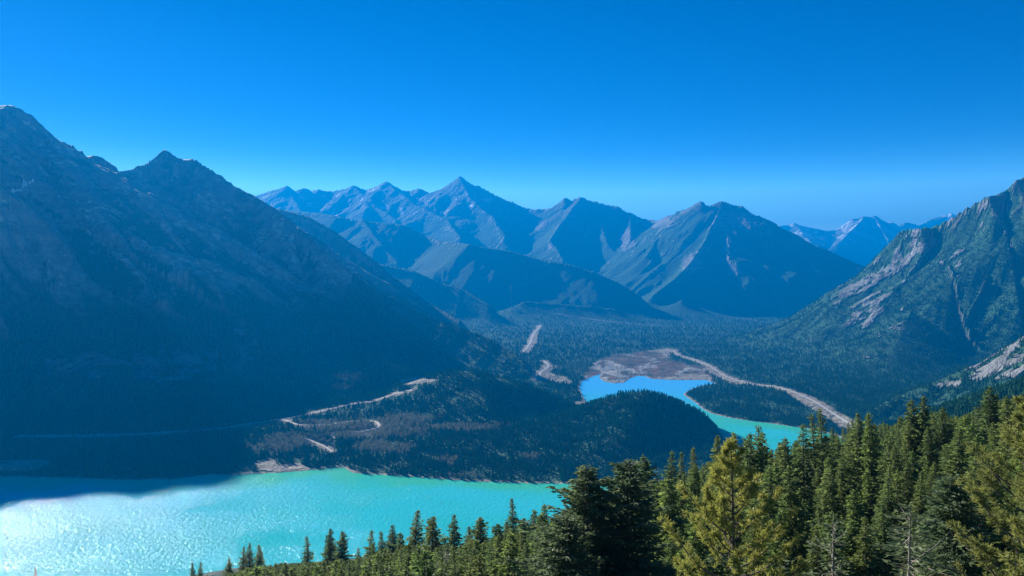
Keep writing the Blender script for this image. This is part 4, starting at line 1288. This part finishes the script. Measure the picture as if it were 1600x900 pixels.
for _, x_, d_, gz, h, kind, px in solo:
    tip = HOR - (gz + h - CAMZ) / d_ * FPX
    mk_ = min(MARKS, key=lambda q: ((q[0] - px) * 1.3) ** 2 + (q[1] - tip) ** 2)
    dx, dy = px - mk_[0], tip - mk_[1]; r_ = math.hypot(dx, dy)
    far_ = "just" if r_ < 32 else "well" if r_ > 75 else ""
    dr = "below" if abs(dx) < .35 * abs(dy) else ("lower %s of" % ("left" if dx < 0 else "right") if dy > .4 * abs(dx) else "%s of" % ("left" if dx < 0 else "right"))
    sz = "tall" if h > 12.5 else "middling" if h > 9.5 else "short"
    rows.append([("%s %s %s %s the %s" % (sz, KW[kind], far_, dr, mk_[2])).replace("  ", " "), tip, x_, d_, gz, h, kind, px])
byl = {}
for q_ in rows: byl.setdefault(q_[0], []).append(q_)
for lab, qs_ in byl.items():
    if len(qs_) > 1:
        qs_.sort(key=lambda q: q[1])
        wd = {2: ["upper", "lower"], 3: ["upper", "middle", "lowest"]}.get(len(qs_))
        if not wd: wd = ["top", "second", "third", "fourth", "fifth", "sixth"][:len(qs_) - 1]; wd = (wd + ["low"] * 20)[:len(qs_) - 1] + ["lowest"]
        for q_, w_ in zip(qs_, wd): q_[0] = w_ + " " + lab
for lab, tip, x_, d_, gz, h, kind, px in rows:
    s = h / 15.
    plant((kind, rr.randint(0, 4)), x_, d_, gz - .2, s, (.9 + .3 * rr.rand()) * (1.0 if s > .8 else 1.15), rr.rand() * 6.28, lab, "conifers %s" % zone(px, d_), name=NAMES[kind])
print("individual trees", len(taken) + len(solo), "extra visible", len(extra), "hidden", len(hid_t), round(time.time() - T0, 1))

# the rest of the near wood as one mass: same kinds of tree
near_pts = []
for _, x_, d_, gz, h, kind, px in extra: near_pts.append((x_, d_, gz, h))
for x_, d_, gz, h, kind in hid_t: near_pts.append((x_, d_, gz, h))
NCOL = []
for k in (("full", 0), ("lodge", 1), ("spruce", 2), ("full", 3), ("lodge", 3)):
    tm, cm = PROTO[k]
    NCOL.append(cm)
C_NEAR = proto_collection("near_conifer", NCOL)
px_ = rr.rand(2600) * 1150 - 480; py_ = 335 + rr.rand(2600) * 262
k_ = np.abs(px_ / py_) < .9
px_, py_ = px_[k_], py_[k_]; pz_ = near_ground(px_, py_)
ph_ = 7 + 5 * rr.rand(len(px_))
P4 = np.array(near_pts) if near_pts else np.zeros((0, 4))
P4 = np.concatenate([P4, np.stack([px_, py_, pz_, ph_], 1)])
# never above the skyline of the near wood
pc = 800 + FPX * P4[:, 0] / P4[:, 1]; env = np.interp(pc, ENV[:, 0], ENV[:, 1]) + 6
zm = CAMZ + (HOR - env) / FPX * P4[:, 1] - P4[:, 2]
h4 = np.minimum(P4[:, 3], zm); kk = h4 > 4
P4 = P4[kk]; h4 = h4[kk]
scatter("near_wood", P4[:, :3], h4 / 15., rr.rand(len(h4)) * 6.28, C_NEAR, 5, "dense conifer wood filling in between and behind the close trees", 9)
print("near wood", len(h4), round(time.time() - T0, 1))
